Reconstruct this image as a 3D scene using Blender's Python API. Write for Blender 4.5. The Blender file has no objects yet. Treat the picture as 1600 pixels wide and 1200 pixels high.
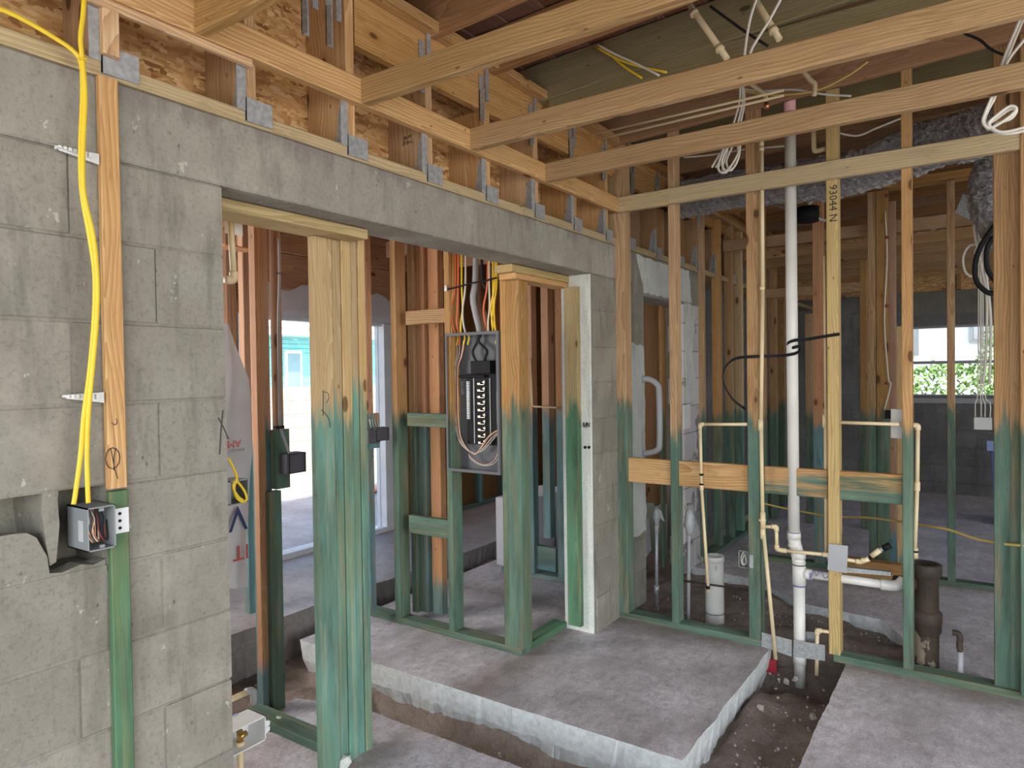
import bpy, math, random
from mathutils import Vector, Matrix
from mathutils import noise as mnoise
random.seed(7)
SC = bpy.context.scene
COL = SC.collection
# ------------------------------------------------------------------ camera
EYE = 1.48
YAW, PIT, ROL, FPX = math.radians(34.3), math.radians(-.97), math.radians(-.79), 1077.0
Fv = Vector((math.cos(PIT)*math.cos(YAW), math.cos(PIT)*math.sin(YAW), math.sin(PIT)))
_R = Vector((math.sin(YAW), -math.cos(YAW), 0)); _U = _R.cross(Fv)
Rv = _R*math.cos(ROL)+_U*math.sin(ROL); Uv = -_R*math.sin(ROL)+_U*math.cos(ROL)
cam = bpy.data.cameras.new('camera'); cam.sensor_width = 36; cam.lens = FPX/1600*36
cam.clip_start = .02; cam.clip_end = 200
co = bpy.data.objects.new('camera', cam); COL.objects.link(co); SC.camera = co
co.matrix_world = Matrix(((Rv.x, Uv.x, -Fv.x, 0), (Rv.y, Uv.y, -Fv.y, 0), (Rv.z, Uv.z, -Fv.z, EYE), (0, 0, 0, 1)))
def at(px, py, X=None, Y=None, Z=None):
    d = Fv+Rv*((px-800)/FPX)-Uv*((py-600)/FPX)
    if X is not None: t = X/d.x
    elif Y is not None: t = Y/d.y
    else: t = (Z-EYE)/d.z
    return Vector((0, 0, EYE))+d*t
# ------------------------------------------------------------------ world, lights, exposure
SC.view_settings.view_transform = 'Standard'; SC.view_settings.look = 'None'
SC.view_settings.gamma = 1; SC.view_settings.exposure = 0.33; SC.view_settings.use_curve_mapping = False
W = bpy.data.worlds.new('sky'); SC.world = W; W.use_nodes = True
wn = W.node_tree; bg = wn.nodes['Background']
sky = wn.nodes.new('ShaderNodeTexSky'); sky.sky_type = 'NISHITA'; sky.sun_disc = False
sky.sun_elevation = math.radians(55); sky.sun_rotation = math.radians(200); sky.air_density = 1.2; sky.dust_density = 2.5
wn.links.new(sky.outputs[0], bg.inputs[0]); bg.inputs[1].default_value = .42
sun = bpy.data.lights.new('sun', 'SUN'); sun.energy = 4.5; sun.angle = .009; sun.color = (1, .95, .86)
so = bpy.data.objects.new('sun', sun); COL.objects.link(so)
so.rotation_euler = Vector((.35, .75, -1.15)).to_track_quat('-Z', 'Y').to_euler()
def area(name, loc, direc, sx, sy, e, col):
    l = bpy.data.lights.new(name, 'AREA'); l.shape = 'RECTANGLE'; l.size = sx; l.size_y = sy; l.energy = e; l.color = col
    o = bpy.data.objects.new(name, l); COL.objects.link(o); o.location = loc
    o.rotation_euler = Vector(direc).to_track_quat('-Z', 'Y').to_euler(); return o
area('daylight_rear_opening', (-2.35, -.6, 1.35), (1, .12, -.12), 3.6, 2.2, 80, (.97, .98, 1))
area('daylight_side_opening', (.9, -3.1, 1.5), (.12, 1, -.25), 3.0, 1.9, 70, (.97, .98, 1))
area('patio_room_fill_light', (1.0, 4.2, 1.5), (.75, -.6, -.12), 1.3, 1.5, 58, (1, .97, .95))  # added fill lamp, unseen behind the block wall; no window is there
area('closet_fill_light', (6.4, 4.2, 1.6), (-.8, -1, -.1), 1.0, 1.1, 8, (1, .93, .88))  # extra unseen lamp to brighten the closet side, not a real window
area('back_room_fill_light', (5.6, -3.1, 1.5), (.1, 1, -.1), 2.2, 1.2, 9, (.93, .96, 1))  # added lamp out of frame for the back room, solid wall behind it
def portal(loc, direc, sx, sy):
    o = area('window_light_portal', loc, direc, sx, sy, 1, (1, 1, 1)); o.data.cycles.is_portal = True
portal((3.7, 4.55, 1.03), (0, -1, 0), 1.5, 1.85)
portal((9.75, .07, 1.54), (-1, 0, 0), 1.7, .9)
# ------------------------------------------------------------------ material helpers
def mat(name):
    m = bpy.data.materials.new(name); m.use_nodes = True
    return m, m.node_tree, m.node_tree.nodes['Principled BSDF']
class N:
    def __init__(s, nt): s.nt = nt
    def new(s, t, **k):
        n = s.nt.nodes.new(t)
        for a, b in k.items(): setattr(n, a, b)
        return n
    def link(s, a, b): s.nt.links.new(a, b)
    def val(s, x, sock):
        if hasattr(x, 'is_output') or isinstance(x, bpy.types.NodeSocket): s.link(x, sock)
        else: sock.default_value = x
    def math(s, op, a, b=0, c=0, clamp=False):
        n = s.new('ShaderNodeMath', operation=op, use_clamp=clamp)
        s.val(a, n.inputs[0]); s.val(b, n.inputs[1]); s.val(c, n.inputs[2]); return n.outputs[0]
    def noise(s, vec, scale, detail=3, rough=.55, dist=0):
        n = s.new('ShaderNodeTexNoise'); s.link(vec, n.inputs['Vector']); n.inputs['Scale'].default_value = scale
        n.inputs['Detail'].default_value = detail; n.inputs['Roughness'].default_value = rough; n.inputs['Distortion'].default_value = dist
        return n.outputs['Fac']
    def voro(s, vec, scale, feat='F1'):
        n = s.new('ShaderNodeTexVoronoi', feature=feat); s.link(vec, n.inputs['Vector']); n.inputs['Scale'].default_value = scale
        return n.outputs['Distance']
    def mapv(s, vec, scale, loc=(0, 0, 0)):
        n = s.new('ShaderNodeMapping'); s.link(vec, n.inputs[0]); n.inputs['Scale'].default_value = scale; n.inputs['Location'].default_value = loc
        return n.outputs[0]
    def ramp(s, f, stops):
        n = s.new('ShaderNodeValToRGB'); s.link(f, n.inputs[0]); e = n.color_ramp.elements
        while len(e) < len(stops): e.new(.5)
        for i, (p, c) in enumerate(stops):
            e[i].position = p; e[i].color = (c if isinstance(c, tuple) else (c, c, c))+(1,)
        return n.outputs[0]
    def mix(s, f, a, b, bt='MIX'):
        n = s.new('ShaderNodeMix', data_type='RGBA', blend_type=bt)
        s.val(f, n.inputs[0])
        for x, i in ((a, 6), (b, 7)):
            if isinstance(x, tuple): n.inputs[i].default_value = x+(1,)
            else: s.link(x, n.inputs[i])
        return n.outputs[2]
    def step(s, x, a, b):
        n = s.new('ShaderNodeMapRange', clamp=True); s.link(x, n.inputs[0]); n.inputs[1].default_value = a; n.inputs[2].default_value = b
        return n.outputs[0]
    def bump(s, h, bs, strength=.3, dist=.002):
        n = s.new('ShaderNodeBump'); s.link(h, n.inputs['Height']); n.inputs['Strength'].default_value = strength; n.inputs['Distance'].default_value = dist
        s.link(n.outputs[0], bs.inputs['Normal'])
def simple(name, col, rough=.5, metal=0, **k):
    m, nt, b = mat(name); b.inputs['Base Color'].default_value = tuple(col)+(1,); b.inputs['Roughness'].default_value = rough
    b.inputs['Metallic'].default_value = metal; b.inputs['Specular IOR Level'].default_value = k.get('spec', .5)
    g = N(nt); tc = g.new('ShaderNodeTexCoord').outputs['Object']
    n = g.noise(tc, k.get('ns', 6), 3)
    g.link(g.mix(g.step(n, .35, .7), tuple(c*k.get('lo', .93) for c in col), tuple(min(1, c*1.06) for c in col)), b.inputs['Base Color'])
    return m
def wood(name, light, mid, dark, teal=(.055, .27, .235), dyed=True, knots=True):
    m, nt, b = mat(name); g = N(nt)
    tc = g.new('ShaderNodeTexCoord').outputs['Object']; oi = g.new('ShaderNodeObjectInfo'); rnd = oi.outputs['Random']
    off = g.new('ShaderNodeCombineXYZ')
    g.link(g.math('MULTIPLY', rnd, 7.3), off.inputs[0]); g.link(g.math('MULTIPLY', rnd, 13.1), off.inputs[1]); g.link(g.math('MULTIPLY', rnd, 31.7), off.inputs[2])
    va = g.new('ShaderNodeVectorMath', operation='ADD'); g.link(tc, va.inputs[0]); g.link(off.outputs[0], va.inputs[1]); P = va.outputs[0]
    # growth rings: distance from a trunk axis, slightly warped along the board
    warp = g.noise(g.mapv(P, (3, 3, .9)), 1.6, 2)
    sep = g.new('ShaderNodeSeparateXYZ'); g.link(tc, sep.inputs[0])
    ax = g.math('ADD', sep.outputs[0], g.math('SUBTRACT', g.math('MULTIPLY', rnd, .16), .08))
    ay = g.math('ADD', sep.outputs[1], g.math('ADD', g.math('MULTIPLY', g.math('FRACT', g.math('MULTIPLY', rnd, 17.3)), .1), .015))
    rad = g.math('SQRT', g.math('ADD', g.math('MULTIPLY', ax, ax), g.math('MULTIPLY', ay, ay)))
    ph = g.math('ADD', g.math('MULTIPLY', rad, 95), g.math('MULTIPLY', warp, 11))
    rings = g.math('POWER', g.math('FRACT', ph), 1.2)
    fine = g.noise(g.mapv(P, (170, 170, 3.5)), 1, 3, .6)
    blot = g.noise(g.mapv(P, (9, 9, 1.5)), 1, 4)
    c = g.mix(g.math('MULTIPLY', rings, .85), light, mid)
    c = g.mix(g.math('MULTIPLY', g.step(fine, .48, .72), .5), c, dark)
    c = g.mix(g.math('MULTIPLY', g.step(blot, .48, .68), .55), c, mid)
    c = g.mix(g.math('MULTIPLY', g.step(g.noise(g.mapv(P, (30, 30, 9)), 1, 5, .7), .56, .74), .4), c, dark)
    if knots:
        v = g.new('ShaderNodeTexVoronoi'); g.link(g.mapv(P, (9, 9, 4.2)), v.inputs['Vector']); v.inputs['Scale'].default_value = 1
        k = v.outputs['Distance']; sel = g.new('ShaderNodeSeparateColor'); g.link(v.outputs['Color'], sel.inputs[0])
        on = g.math('GREATER_THAN', sel.outputs[0], .55)
        c = g.mix(g.math('MULTIPLY', g.math('SUBTRACT', 1, g.step(k, .17, .30)), g.math('MULTIPLY', on, .5)), c, mid)
        c = g.mix(g.math('MULTIPLY', g.math('SUBTRACT', 1, g.step(k, .115, .15)), g.math('MULTIPLY', on, .85)), c, tuple(x*.42 for x in dark))
        nv = g.voro(g.mapv(P, (16, 16, 7)), 1)
        c = g.mix(g.math('MULTIPLY', g.math('SUBTRACT', 1, g.step(nv, .05, .08)), .6), c, tuple(x*.2 for x in dark))
    # board to board tone
    hs = g.new('ShaderNodeHueSaturation'); g.link(c, hs.inputs['Color'])
    g.link(g.math('ADD', .82, g.math('MULTIPLY', g.math('FRACT', g.math('MULTIPLY', rnd, 5.7)), .32)), hs.inputs['Value'])
    g.link(g.math('ADD', .85, g.math('MULTIPLY', g.math('FRACT', g.math('MULTIPLY', rnd, 9.1)), .25)), hs.inputs['Saturation'])
    c = hs.outputs[0]
    if dyed:
        geo = g.new('ShaderNodeNewGeometry').outputs['Position']; sz = g.new('ShaderNodeSeparateXYZ'); g.link(geo, sz.inputs[0])
        at_ = g.new('ShaderNodeAttribute', attribute_type='OBJECT', attribute_name='dye')
        edge = g.noise(g.mapv(P, (28, 28, 3.0)), 1, 3)
        h = g.math('ADD', g.math('SUBTRACT', at_.outputs['Fac'], sz.outputs[2]), g.math('MULTIPLY', g.math('SUBTRACT', edge, .5), .38))
        mask = g.step(h, -.035, .045)
        tn = g.noise(g.mapv(P, (14, 14, 2.2)), 1, 4, .65)
        tcol = g.mix(g.step(tn, .3, .68), tuple(x*.5 for x in teal), tuple(min(1, x*1.5) for x in teal))
        tcol = g.mix(g.math('MULTIPLY', g.step(g.noise(g.mapv(P, (6, 6, 1.3)), 1, 2), .48, .66), .55), tcol, (teal[0]*1.6, teal[1]*.95, teal[2]*.62))
        cov = g.math('MULTIPLY', mask, g.math('SUBTRACT', .93, g.math('MULTIPLY', g.step(g.noise(g.mapv(P, (40, 40, 2)), 1, 3), .5, .8), .42)))
        soft = g.mix(.62, tcol, g.mix(1.0, c, tcol, 'MULTIPLY'))
        c = g.mix(cov, c, g.mix(.72, soft, tcol))
    g.link(c, b.inputs['Base Color']); b.inputs['Roughness'].default_value = .72
    b.inputs['Specular IOR Level'].default_value = .3
    g.bump(g.math('ADD', g.math('MULTIPLY', rings, .4), fine), b, .25, .0012)
    return m
M = {}
M['pine'] = wood('pine_lumber', (.70, .455, .215), (.44, .22, .075), (.22, .10, .035))
M['stud'] = wood('stud_lumber', (.55, .35, .165), (.34, .175, .065), (.17, .08, .03), teal=(.075, .175, .14))
M['joist'] = wood('joist_lumber', (.56, .365, .17), (.36, .20, .075), (.20, .10, .04))
M['pt'] = wood('treated_lumber', (.54, .415, .215), (.36, .255, .11), (.20, .13, .055), teal=(.06, .185, .11))
M['red'] = wood('reddish_old_lumber', (.62, .37, .215), (.44, .215, .115), (.22, .10, .05), teal=(.10, .255, .29))  # dye made paler and bluer, skylight on the inner studs put into the colour
M['pale'] = wood('pale_post_lumber', (.62, .45, .22), (.47, .30, .12), (.27, .14, .05), teal=(.10, .255, .215))
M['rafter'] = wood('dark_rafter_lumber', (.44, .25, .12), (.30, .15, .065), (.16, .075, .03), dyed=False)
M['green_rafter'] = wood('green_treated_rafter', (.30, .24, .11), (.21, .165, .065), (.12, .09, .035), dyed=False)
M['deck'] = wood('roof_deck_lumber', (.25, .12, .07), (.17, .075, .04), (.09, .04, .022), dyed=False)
def make_osb():
    m, nt, b = mat('strand_board'); g = N(nt); tc = g.new('ShaderNodeTexCoord').outputs['Object']
    c = None
    warped = g.new('ShaderNodeVectorMath', operation='ADD'); g.link(tc, warped.inputs[0])
    nn = g.new('ShaderNodeTexNoise'); g.link(tc, nn.inputs['Vector']); nn.inputs['Scale'].default_value = 9
    sc = g.new('ShaderNodeVectorMath', operation='SCALE'); g.link(nn.outputs['Color'], sc.inputs[0]); sc.inputs['Scale'].default_value = .022
    g.link(sc.outputs[0], warped.inputs[1]); P = warped.outputs[0]
    def layer(rot, s):
        mp = g.new('ShaderNodeMapping'); g.link(P, mp.inputs[0]); mp.inputs['Rotation'].default_value = (0, rot, 0); mp.inputs['Scale'].default_value = (s, s, s*.22)
        v = g.new('ShaderNodeTexVoronoi'); g.link(mp.outputs[0], v.inputs['Vector']); v.inputs['Scale'].default_value = 1
        se = g.new('ShaderNodeSeparateColor'); g.link(v.outputs['Color'], se.inputs[0]); return se.outputs[0], v.outputs['Distance']
    a, d1 = layer(.5, 85); b2, d2 = layer(1.9, 76); pick = g.step(g.noise(tc, 26, 2), .49, .51)
    f = g.new('ShaderNodeMix', data_type='FLOAT'); g.link(pick, f.inputs[0]); g.link(a, f.inputs[2]); g.link(b2, f.inputs[3])
    c = g.ramp(f.outputs[0], [(0, (.26, .11, .03)), (.10, (.50, .25, .085)), (.5, (.66, .38, .15)), (.8, (.76, .48, .21)), (1, (.86, .62, .32))])
    g.link(c, b.inputs['Base Color']); b.inputs['Roughness'].default_value = .75; g.bump(f.outputs[0], b, .4, .002); return m
M['osb'] = make_osb()
def concrete(name, base, lo, hi, paint=None, spots=True, sc=1.0, joint=False, wear=.5, rough=.85, side=None, stain=False, dust=False):
    m, nt, b = mat(name); g = N(nt); tcn = g.new('ShaderNodeTexCoord').outputs['Object']; oi = g.new('ShaderNodeObjectInfo')
    geo = g.new('ShaderNodeNewGeometry').outputs['Position']
    c = g.mix(g.step(g.noise(geo, 2.2*sc, 5, .6), .35, .68), lo, hi)
    c = g.mix(g.math('MULTIPLY', g.step(g.noise(geo, 14*sc, 5, .7), .42, .7), wear), c, base)
    st = g.noise(g.mapv(geo, (22, 22, 3.5)), 1, 4, .6)
    c = g.mix(g.math('MULTIPLY', g.step(st, .52, .72), .5), c, tuple(x*.55 for x in lo))
    c = g.mix(g.math('MULTIPLY', g.step(g.noise(geo, 75, 5, .8), .50, .68), .5), c, tuple(x*.5 for x in lo))
    c = g.mix(g.math('MULTIPLY', g.step(g.noise(geo, 3.3, 4, .7), .52, .72), .35), c, tuple(min(1, x*1.25) for x in hi))
    if stain:
        hz = g.new('ShaderNodeSeparateXYZ'); g.link(geo, hz.inputs[0])
        sm = g.math('ADD', g.noise(g.mapv(geo, (9, 9, 2.5)), 1, 5, .65), g.math('MULTIPLY', g.math('SUBTRACT', hz.outputs[2], 2.17), 2.4))
        c = g.mix(g.math('MULTIPLY', g.step(sm, .54, .70), .55), c, (.185, .15, .145))
        wd = g.noise(g.mapv(geo, (16, 16, 11)), 1, 4, .75)
        c = g.mix(g.math('MULTIPLY', g.step(wd, .66, .69), .6), c, (.58, .56, .49))
    if spots:
        v = g.new('ShaderNodeTexVoronoi'); g.link(geo, v.inputs['Vector']); v.inputs['Scale'].default_value = 17
        se = g.new('ShaderNodeSeparateColor'); g.link(v.outputs['Color'], se.inputs[0])
        k = g.math('MULTIPLY', g.math('SUBTRACT', 1, g.step(v.outputs['Distance'], .06, .13)), g.math('GREATER_THAN', se.outputs[1], .8))
        c = g.mix(g.math('MULTIPLY', k, .65), c, (.72, .70, .64))
        v2 = g.voro(g.mapv(geo, (34, 34, 20)), 1)
        c = g.mix(g.math('MULTIPLY', g.math('SUBTRACT', 1, g.step(v2, .08, .14)), g.math('MULTIPLY', g.step(g.noise(geo, 4, 2), .5, .6), .7)), c, tuple(x*.35 for x in lo))
    if dust:
        gr_ = g.step(g.noise(geo, 85, 6, .85), .50, .60); c = g.mix(g.math('MULTIPLY', gr_, .42), c, (.16, .145, .15))
        c = g.mix(g.math('MULTIPLY', g.step(g.noise(g.mapv(geo, (5, 14, 5), (1, 2, 3)), 1, 6, .75), .5, .66), .4), c, (.26, .235, .24))
        sx_ = g.new('ShaderNodeSeparateXYZ'); g.link(geo, sx_.inputs[0]); nz = g.math('MULTIPLY', g.noise(geo, 7, 4, .7), .32)
        d1_ = g.math('ADD', g.math('ABSOLUTE', g.math('SUBTRACT', sx_.outputs[0], 3.72)), nz)
        d2_ = g.math('ADD', g.math('ABSOLUTE', g.math('SUBTRACT', sx_.outputs[1], 1.95)), nz)
        dm = g.math('SUBTRACT', 1, g.step(g.math('MINIMUM', d1_, d2_), .13, .34)); c = g.mix(g.math('MULTIPLY', dm, .75), c, (.21, .165, .135))
    if paint:
        pm = g.step(g.math('ADD', g.noise(g.mapv(geo, (1, 1, .7)), 3.2, 5, .6), paint[1]), .49, .505)
        c = g.mix(pm, c, paint[0])
    hs = g.new('ShaderNodeHueSaturation'); g.link(c, hs.inputs['Color'])
    g.link(g.math('ADD', .9, g.math('MULTIPLY', oi.outputs['Random'], .16)), hs.inputs['Value']); c = hs.outputs[0]
    if side:
        nrm = g.new('ShaderNodeNewGeometry').outputs['Normal']; sz = g.new('ShaderNodeSeparateXYZ'); g.link(nrm, sz.inputs[0])
        sd = g.step(sz.outputs[2], .35, .6)
        c = g.mix(sd, g.mix(g.step(g.noise(geo, 30, 4, .7), .4, .7), side, tuple(x*.72 for x in side)), c)
    g.link(c, b.inputs['Base Color']); b.inputs['Roughness'].default_value = rough; b.inputs['Specular IOR Level'].default_value = .3
    g.bump(g.math('ADD', g.noise(geo, 120, 3, .7), g.math('MULTIPLY', g.noise(geo, 18, 4), 1.6)), b, .45, .003)
    return m
M['block'] = concrete('concrete_block', (.27, .25, .205), (.215, .195, .16), (.36, .34, .28), stain=True)
M['mortar'] = concrete('mortar_joint', (.25, .232, .195), (.22, .2, .17), (.33, .31, .26), spots=False)
M['lintel'] = concrete('poured_lintel', (.34, .32, .265), (.29, .27, .225), (.41, .39, .325), wear=.3, stain=True)
M['whiteblock'] = concrete('white_painted_block', (.62, .65, .59), (.58, .60, .55), (.70, .73, .67), spots=False, wear=.3)
M['patchblock'] = concrete('patched_white_block', (.30, .28, .27), (.25, .23, .225), (.36, .34, .33), paint=((.62, .60, .59), .06))
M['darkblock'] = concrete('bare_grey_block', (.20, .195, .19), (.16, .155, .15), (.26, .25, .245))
M['slab'] = concrete('slab_concrete', (.40, .37, .375), (.46, .425, .44), (.80, .76, .80), spots=False, sc=1.3, rough=.48, wear=.75, dust=True, side=(.70, .73, .72))
M['slab2'] = concrete('raised_slab_concrete', (.33, .31, .33), (.26, .24, .25), (.44, .42, .44), spots=False, sc=1.0, rough=.45, wear=.6, side=(.26, .24, .23))
def make_soil():
    m, nt, b = mat('trench_soil'); g = N(nt); geo = g.new('ShaderNodeNewGeometry').outputs['Position']
    c = g.mix(g.step(g.noise(geo, 5, 6, .7), .35, .68), (.20, .15, .12), (.40, .33, .28))
    c = g.mix(g.math('MULTIPLY', g.step(g.noise(geo, 60, 4, .7), .5, .7), .5), c, (.11, .08, .065))
    v = g.new('ShaderNodeTexVoronoi'); g.link(geo, v.inputs['Vector']); v.inputs['Scale'].default_value = 45
    se = g.new('ShaderNodeSeparateColor'); g.link(v.outputs['Color'], se.inputs[0])
    k = g.math('MULTIPLY', g.math('SUBTRACT', 1, g.step(v.outputs['Distance'], .14, .24)), g.math('GREATER_THAN', se.outputs[1], .85))
    c = g.mix(g.math('MULTIPLY', k, .8), c, (.5, .46, .41))
    g.link(c, b.inputs['Base Color']); b.inputs['Roughness'].default_value = .95
    g.bump(g.math('ADD', g.noise(geo, 30, 6, .75), k), b, .9, .02); return m
M['soil'] = make_soil()
M['yellow'] = simple('yellow_jacket', (.86, .60, .03), .42)
M['dullyellow'] = simple('dull_yellow_jacket', (.62, .46, .12), .5)
M['whitecable'] = simple('white_jacket', (.72, .69, .60), .45)
M['orange'] = simple('orange_jacket', (.72, .16, .06), .45)
M['greycable'] = simple('grey_service_cable', (.34, .35, .36), .45)
M['black'] = simple('black_plastic', (.012, .012, .014), .6, spec=.15)
M['blackwire'] = simple('black_wire', (.018, .018, .02), .55, spec=.2)
M['shaded_box'] = simple('shaded_grey_box_plastic', (.10, .095, .115), .6, spec=.2)  # darker copy of the box grey, backlit shade of the switch boxes baked in
M['copper'] = simple('bare_copper', (.75, .33, .16), .35, .9)
M['redwire'] = simple('red_wire', (.28, .05, .045), .45)
M['galv'] = simple('galvanised_steel', (.50, .52, .53), .45, .45, ns=60, lo=.72)
M['panelgrey'] = simple('grey_enamel', (.13, .135, .145), .55, 0, spec=.25)
M['boxgrey'] = simple('grey_box_plastic', (.27, .29, .29), .5)
M['label'] = simple('pale_label', (.55, .56, .55), .5)
M['bus'] = simple('tin_plated_bus', (.42, .38, .30), .35, .8)
M['cpvc'] = simple('cream_cpvc', (.74, .60, .36), .4)
M['pvc'] = simple('white_pvc', (.72, .71, .66), .32)
M['pinkpvc'] = simple('pink_primed_pvc', (.80, .42, .42), .38)
M['purple'] = simple('purple_primer', (.16, .13, .36), .5)
M['iron'] = concrete('rusty_cast_iron', (.05, .038, .03), (.025, .02, .018), (.085, .06, .04), paint=((.25, .21, .15), -.09), rough=.55, spots=False)
M['brass'] = simple('brass_valve', (.55, .33, .09), .3, .9)
M['greypvc'] = simple('grey_conduit', (.40, .41, .42), .42)
M['white'] = simple('white_plastic', (.78, .79, .76), .4)
M['wrap'] = simple('house_wrap', (.62, .60, .63), .6, ns=4)
M['inkred'] = simple('red_print', (.6, .08, .08), .6)
M['inkblue'] = simple('navy_print', (.03, .05, .16), .6)
M['ink'] = simple('marker_ink', (.03, .02, .02), .6)
M['darkred'] = simple('red_tape', (.33, .02, .03), .5)
M['teal'] = simple('teal_paint', (.24, .66, .70), .7)
M['trim'] = simple('white_trim', (.82, .83, .84), .5)
M['frame'] = simple('white_aluminium', (.72, .76, .82), .4)
M['cream'] = simple('cream_fence_paint', (.78, .68, .55), .8)
M['carton'] = simple('white_carton', (.62, .61, .66), .7, ns=6)
M['bin'] = simple('blue_bin', (.04, .07, .30), .4)
M['brownboard'] = wood('brown_back_board', (.42, .25, .12), (.3, .16, .07), (.17, .085, .04), dyed=False)
M['leafA'] = simple('sunny_leaf', (.22, .40, .07), .6, ns=9, lo=.5)
M['bark'] = simple('bark', (.16, .11, .07), .9)
M['ground'] = concrete('sandy_yard', (.62, .56, .48), (.52, .47, .42), (.74, .68, .6), spots=False)
M['roofing'] = simple('pale_roofing', (.7, .72, .74), .8)
def make_foil():
    m, nt, b = mat('duct_foil'); g = N(nt); tc = g.new('ShaderNodeTexCoord').outputs['Object']
    b.inputs['Metallic'].default_value = .95; b.inputs['Roughness'].default_value = .16; b.inputs['Base Color'].default_value = (.62, .61, .62, 1)
    v = g.voro(g.mapv(tc, (1, 1, 1)), 26); g.bump(g.math('ADD', v, g.math('MULTIPLY', g.noise(tc, 55, 5, .7, 1.5), .8)), b, 1, .03); return m
M['foil'] = make_foil()
def make_glass():
    m, nt, b = mat('window_glass'); b.inputs['Transmission Weight'].default_value = 1; b.inputs['Roughness'].default_value = 0; b.inputs['IOR'].default_value = 1.1
    b.inputs['Base Color'].default_value = (.97, .99, 1, 1); return m
M['glass'] = make_glass()
# ------------------------------------------------------------------ geometry helpers
def link(name, me, parent=None, loc=(0, 0, 0), rot=(0, 0, 0), m=None):
    o = bpy.data.objects.new(name, me); COL.objects.link(o)
    if m is not None and me is not None and not me.materials: me.materials.append(m)
    loc = Vector(loc)
    if parent is not None:
        q = parent
        while q is not None: loc = loc-q.location if q.rotation_euler.to_quaternion().angle < 1e-6 else q.matrix_basis.inverted() @ loc; q = q.parent
        o.parent = parent
    o.location = loc; o.rotation_euler = rot; return o
def tag(o, label=None, cat=None, group=None, kind=None):
    if label: o['label'] = label
    if cat: o['category'] = cat
    if group: o['group'] = group
    if kind: o['kind'] = kind
    return o
def struct(name, label=None): return tag(link(name, None), label, None, None, 'structure')
def thing(name, label, cat, loc=(0, 0, 0), group=None): return tag(link(name, None, None, loc), label, cat, group)
_pc = {}
def prism(a, b, L, m, ch=.003):
    k = (round(a, 3), round(b, 3), round(L, 3), m.name, ch)
    if k in _pc: return _pc[k]
    x, y, z = a/2, b/2, L/2; c = min(ch, a*.3, b*.3)
    ring = [(x-c, -y), (x, -y+c), (x, y-c), (x-c, y), (-x+c, y), (-x, y-c), (-x, -y+c), (-x+c, -y)]
    v = [(p, q, -z) for p, q in ring]+[(p, q, z) for p, q in ring]
    f = [(i, (i+1) % 8, 8+(i+1) % 8, 8+i) for i in range(8)]+[tuple(range(7, -1, -1)), tuple(range(8, 16))]
    me = bpy.data.meshes.new('board'); me.from_pydata(v, [], f); me.materials.append(m); _pc[k] = me; return me
def box(name, p0, p1, m, parent=None, dye=None, ch=.003, tilt=None):
    p0, p1 = Vector(p0), Vector(p1); lo = Vector(map(min, p0, p1)); hi = Vector(map(max, p0, p1)); d = hi-lo; c = (lo+hi)/2
    ax = max(range(3), key=lambda i: d[i])
    if ax == 2: me, rot = prism(d.x, d.y, d.z, m, ch), (0, 0, 0)
    elif ax == 0: me, rot = prism(d.z, d.y, d.x, m, ch), (0, math.pi/2, 0)
    else: me, rot = prism(d.x, d.z, d.y, m, ch), (-math.pi/2, 0, 0)
    if tilt: rot = (rot[0]+tilt[0], rot[1]+tilt[1], rot[2]+tilt[2])
    o = link(name, me, parent if parent is not None else None, c, rot)
    if dye is not None: o['dye'] = float(dye)
    return o
def beam(name, a, b, w, h, m, parent=None, dye=None):
    a, b = Vector(a), Vector(b); d = b-a; me = prism(w, h, d.length, m)
    q = d.to_track_quat('Z', 'Y'); o = link(name, me, parent, (a+b)/2); o.rotation_euler = q.to_euler()
    if dye is not None: o['dye'] = float(dye)
    return o
def mesh(name, v, f, m, parent=None, loc=(0, 0, 0), smooth=False):
    me = bpy.data.meshes.new(name); me.from_pydata([tuple(Vector(p)-Vector(loc)) for p in v], [], f)
    ms = m if isinstance(m, list) else [m]
    for x in ms: me.materials.append(x)
    if smooth: me.polygons.foreach_set('use_smooth', [True]*len(me.polygons))
    return link(name, me, parent, loc)
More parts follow.
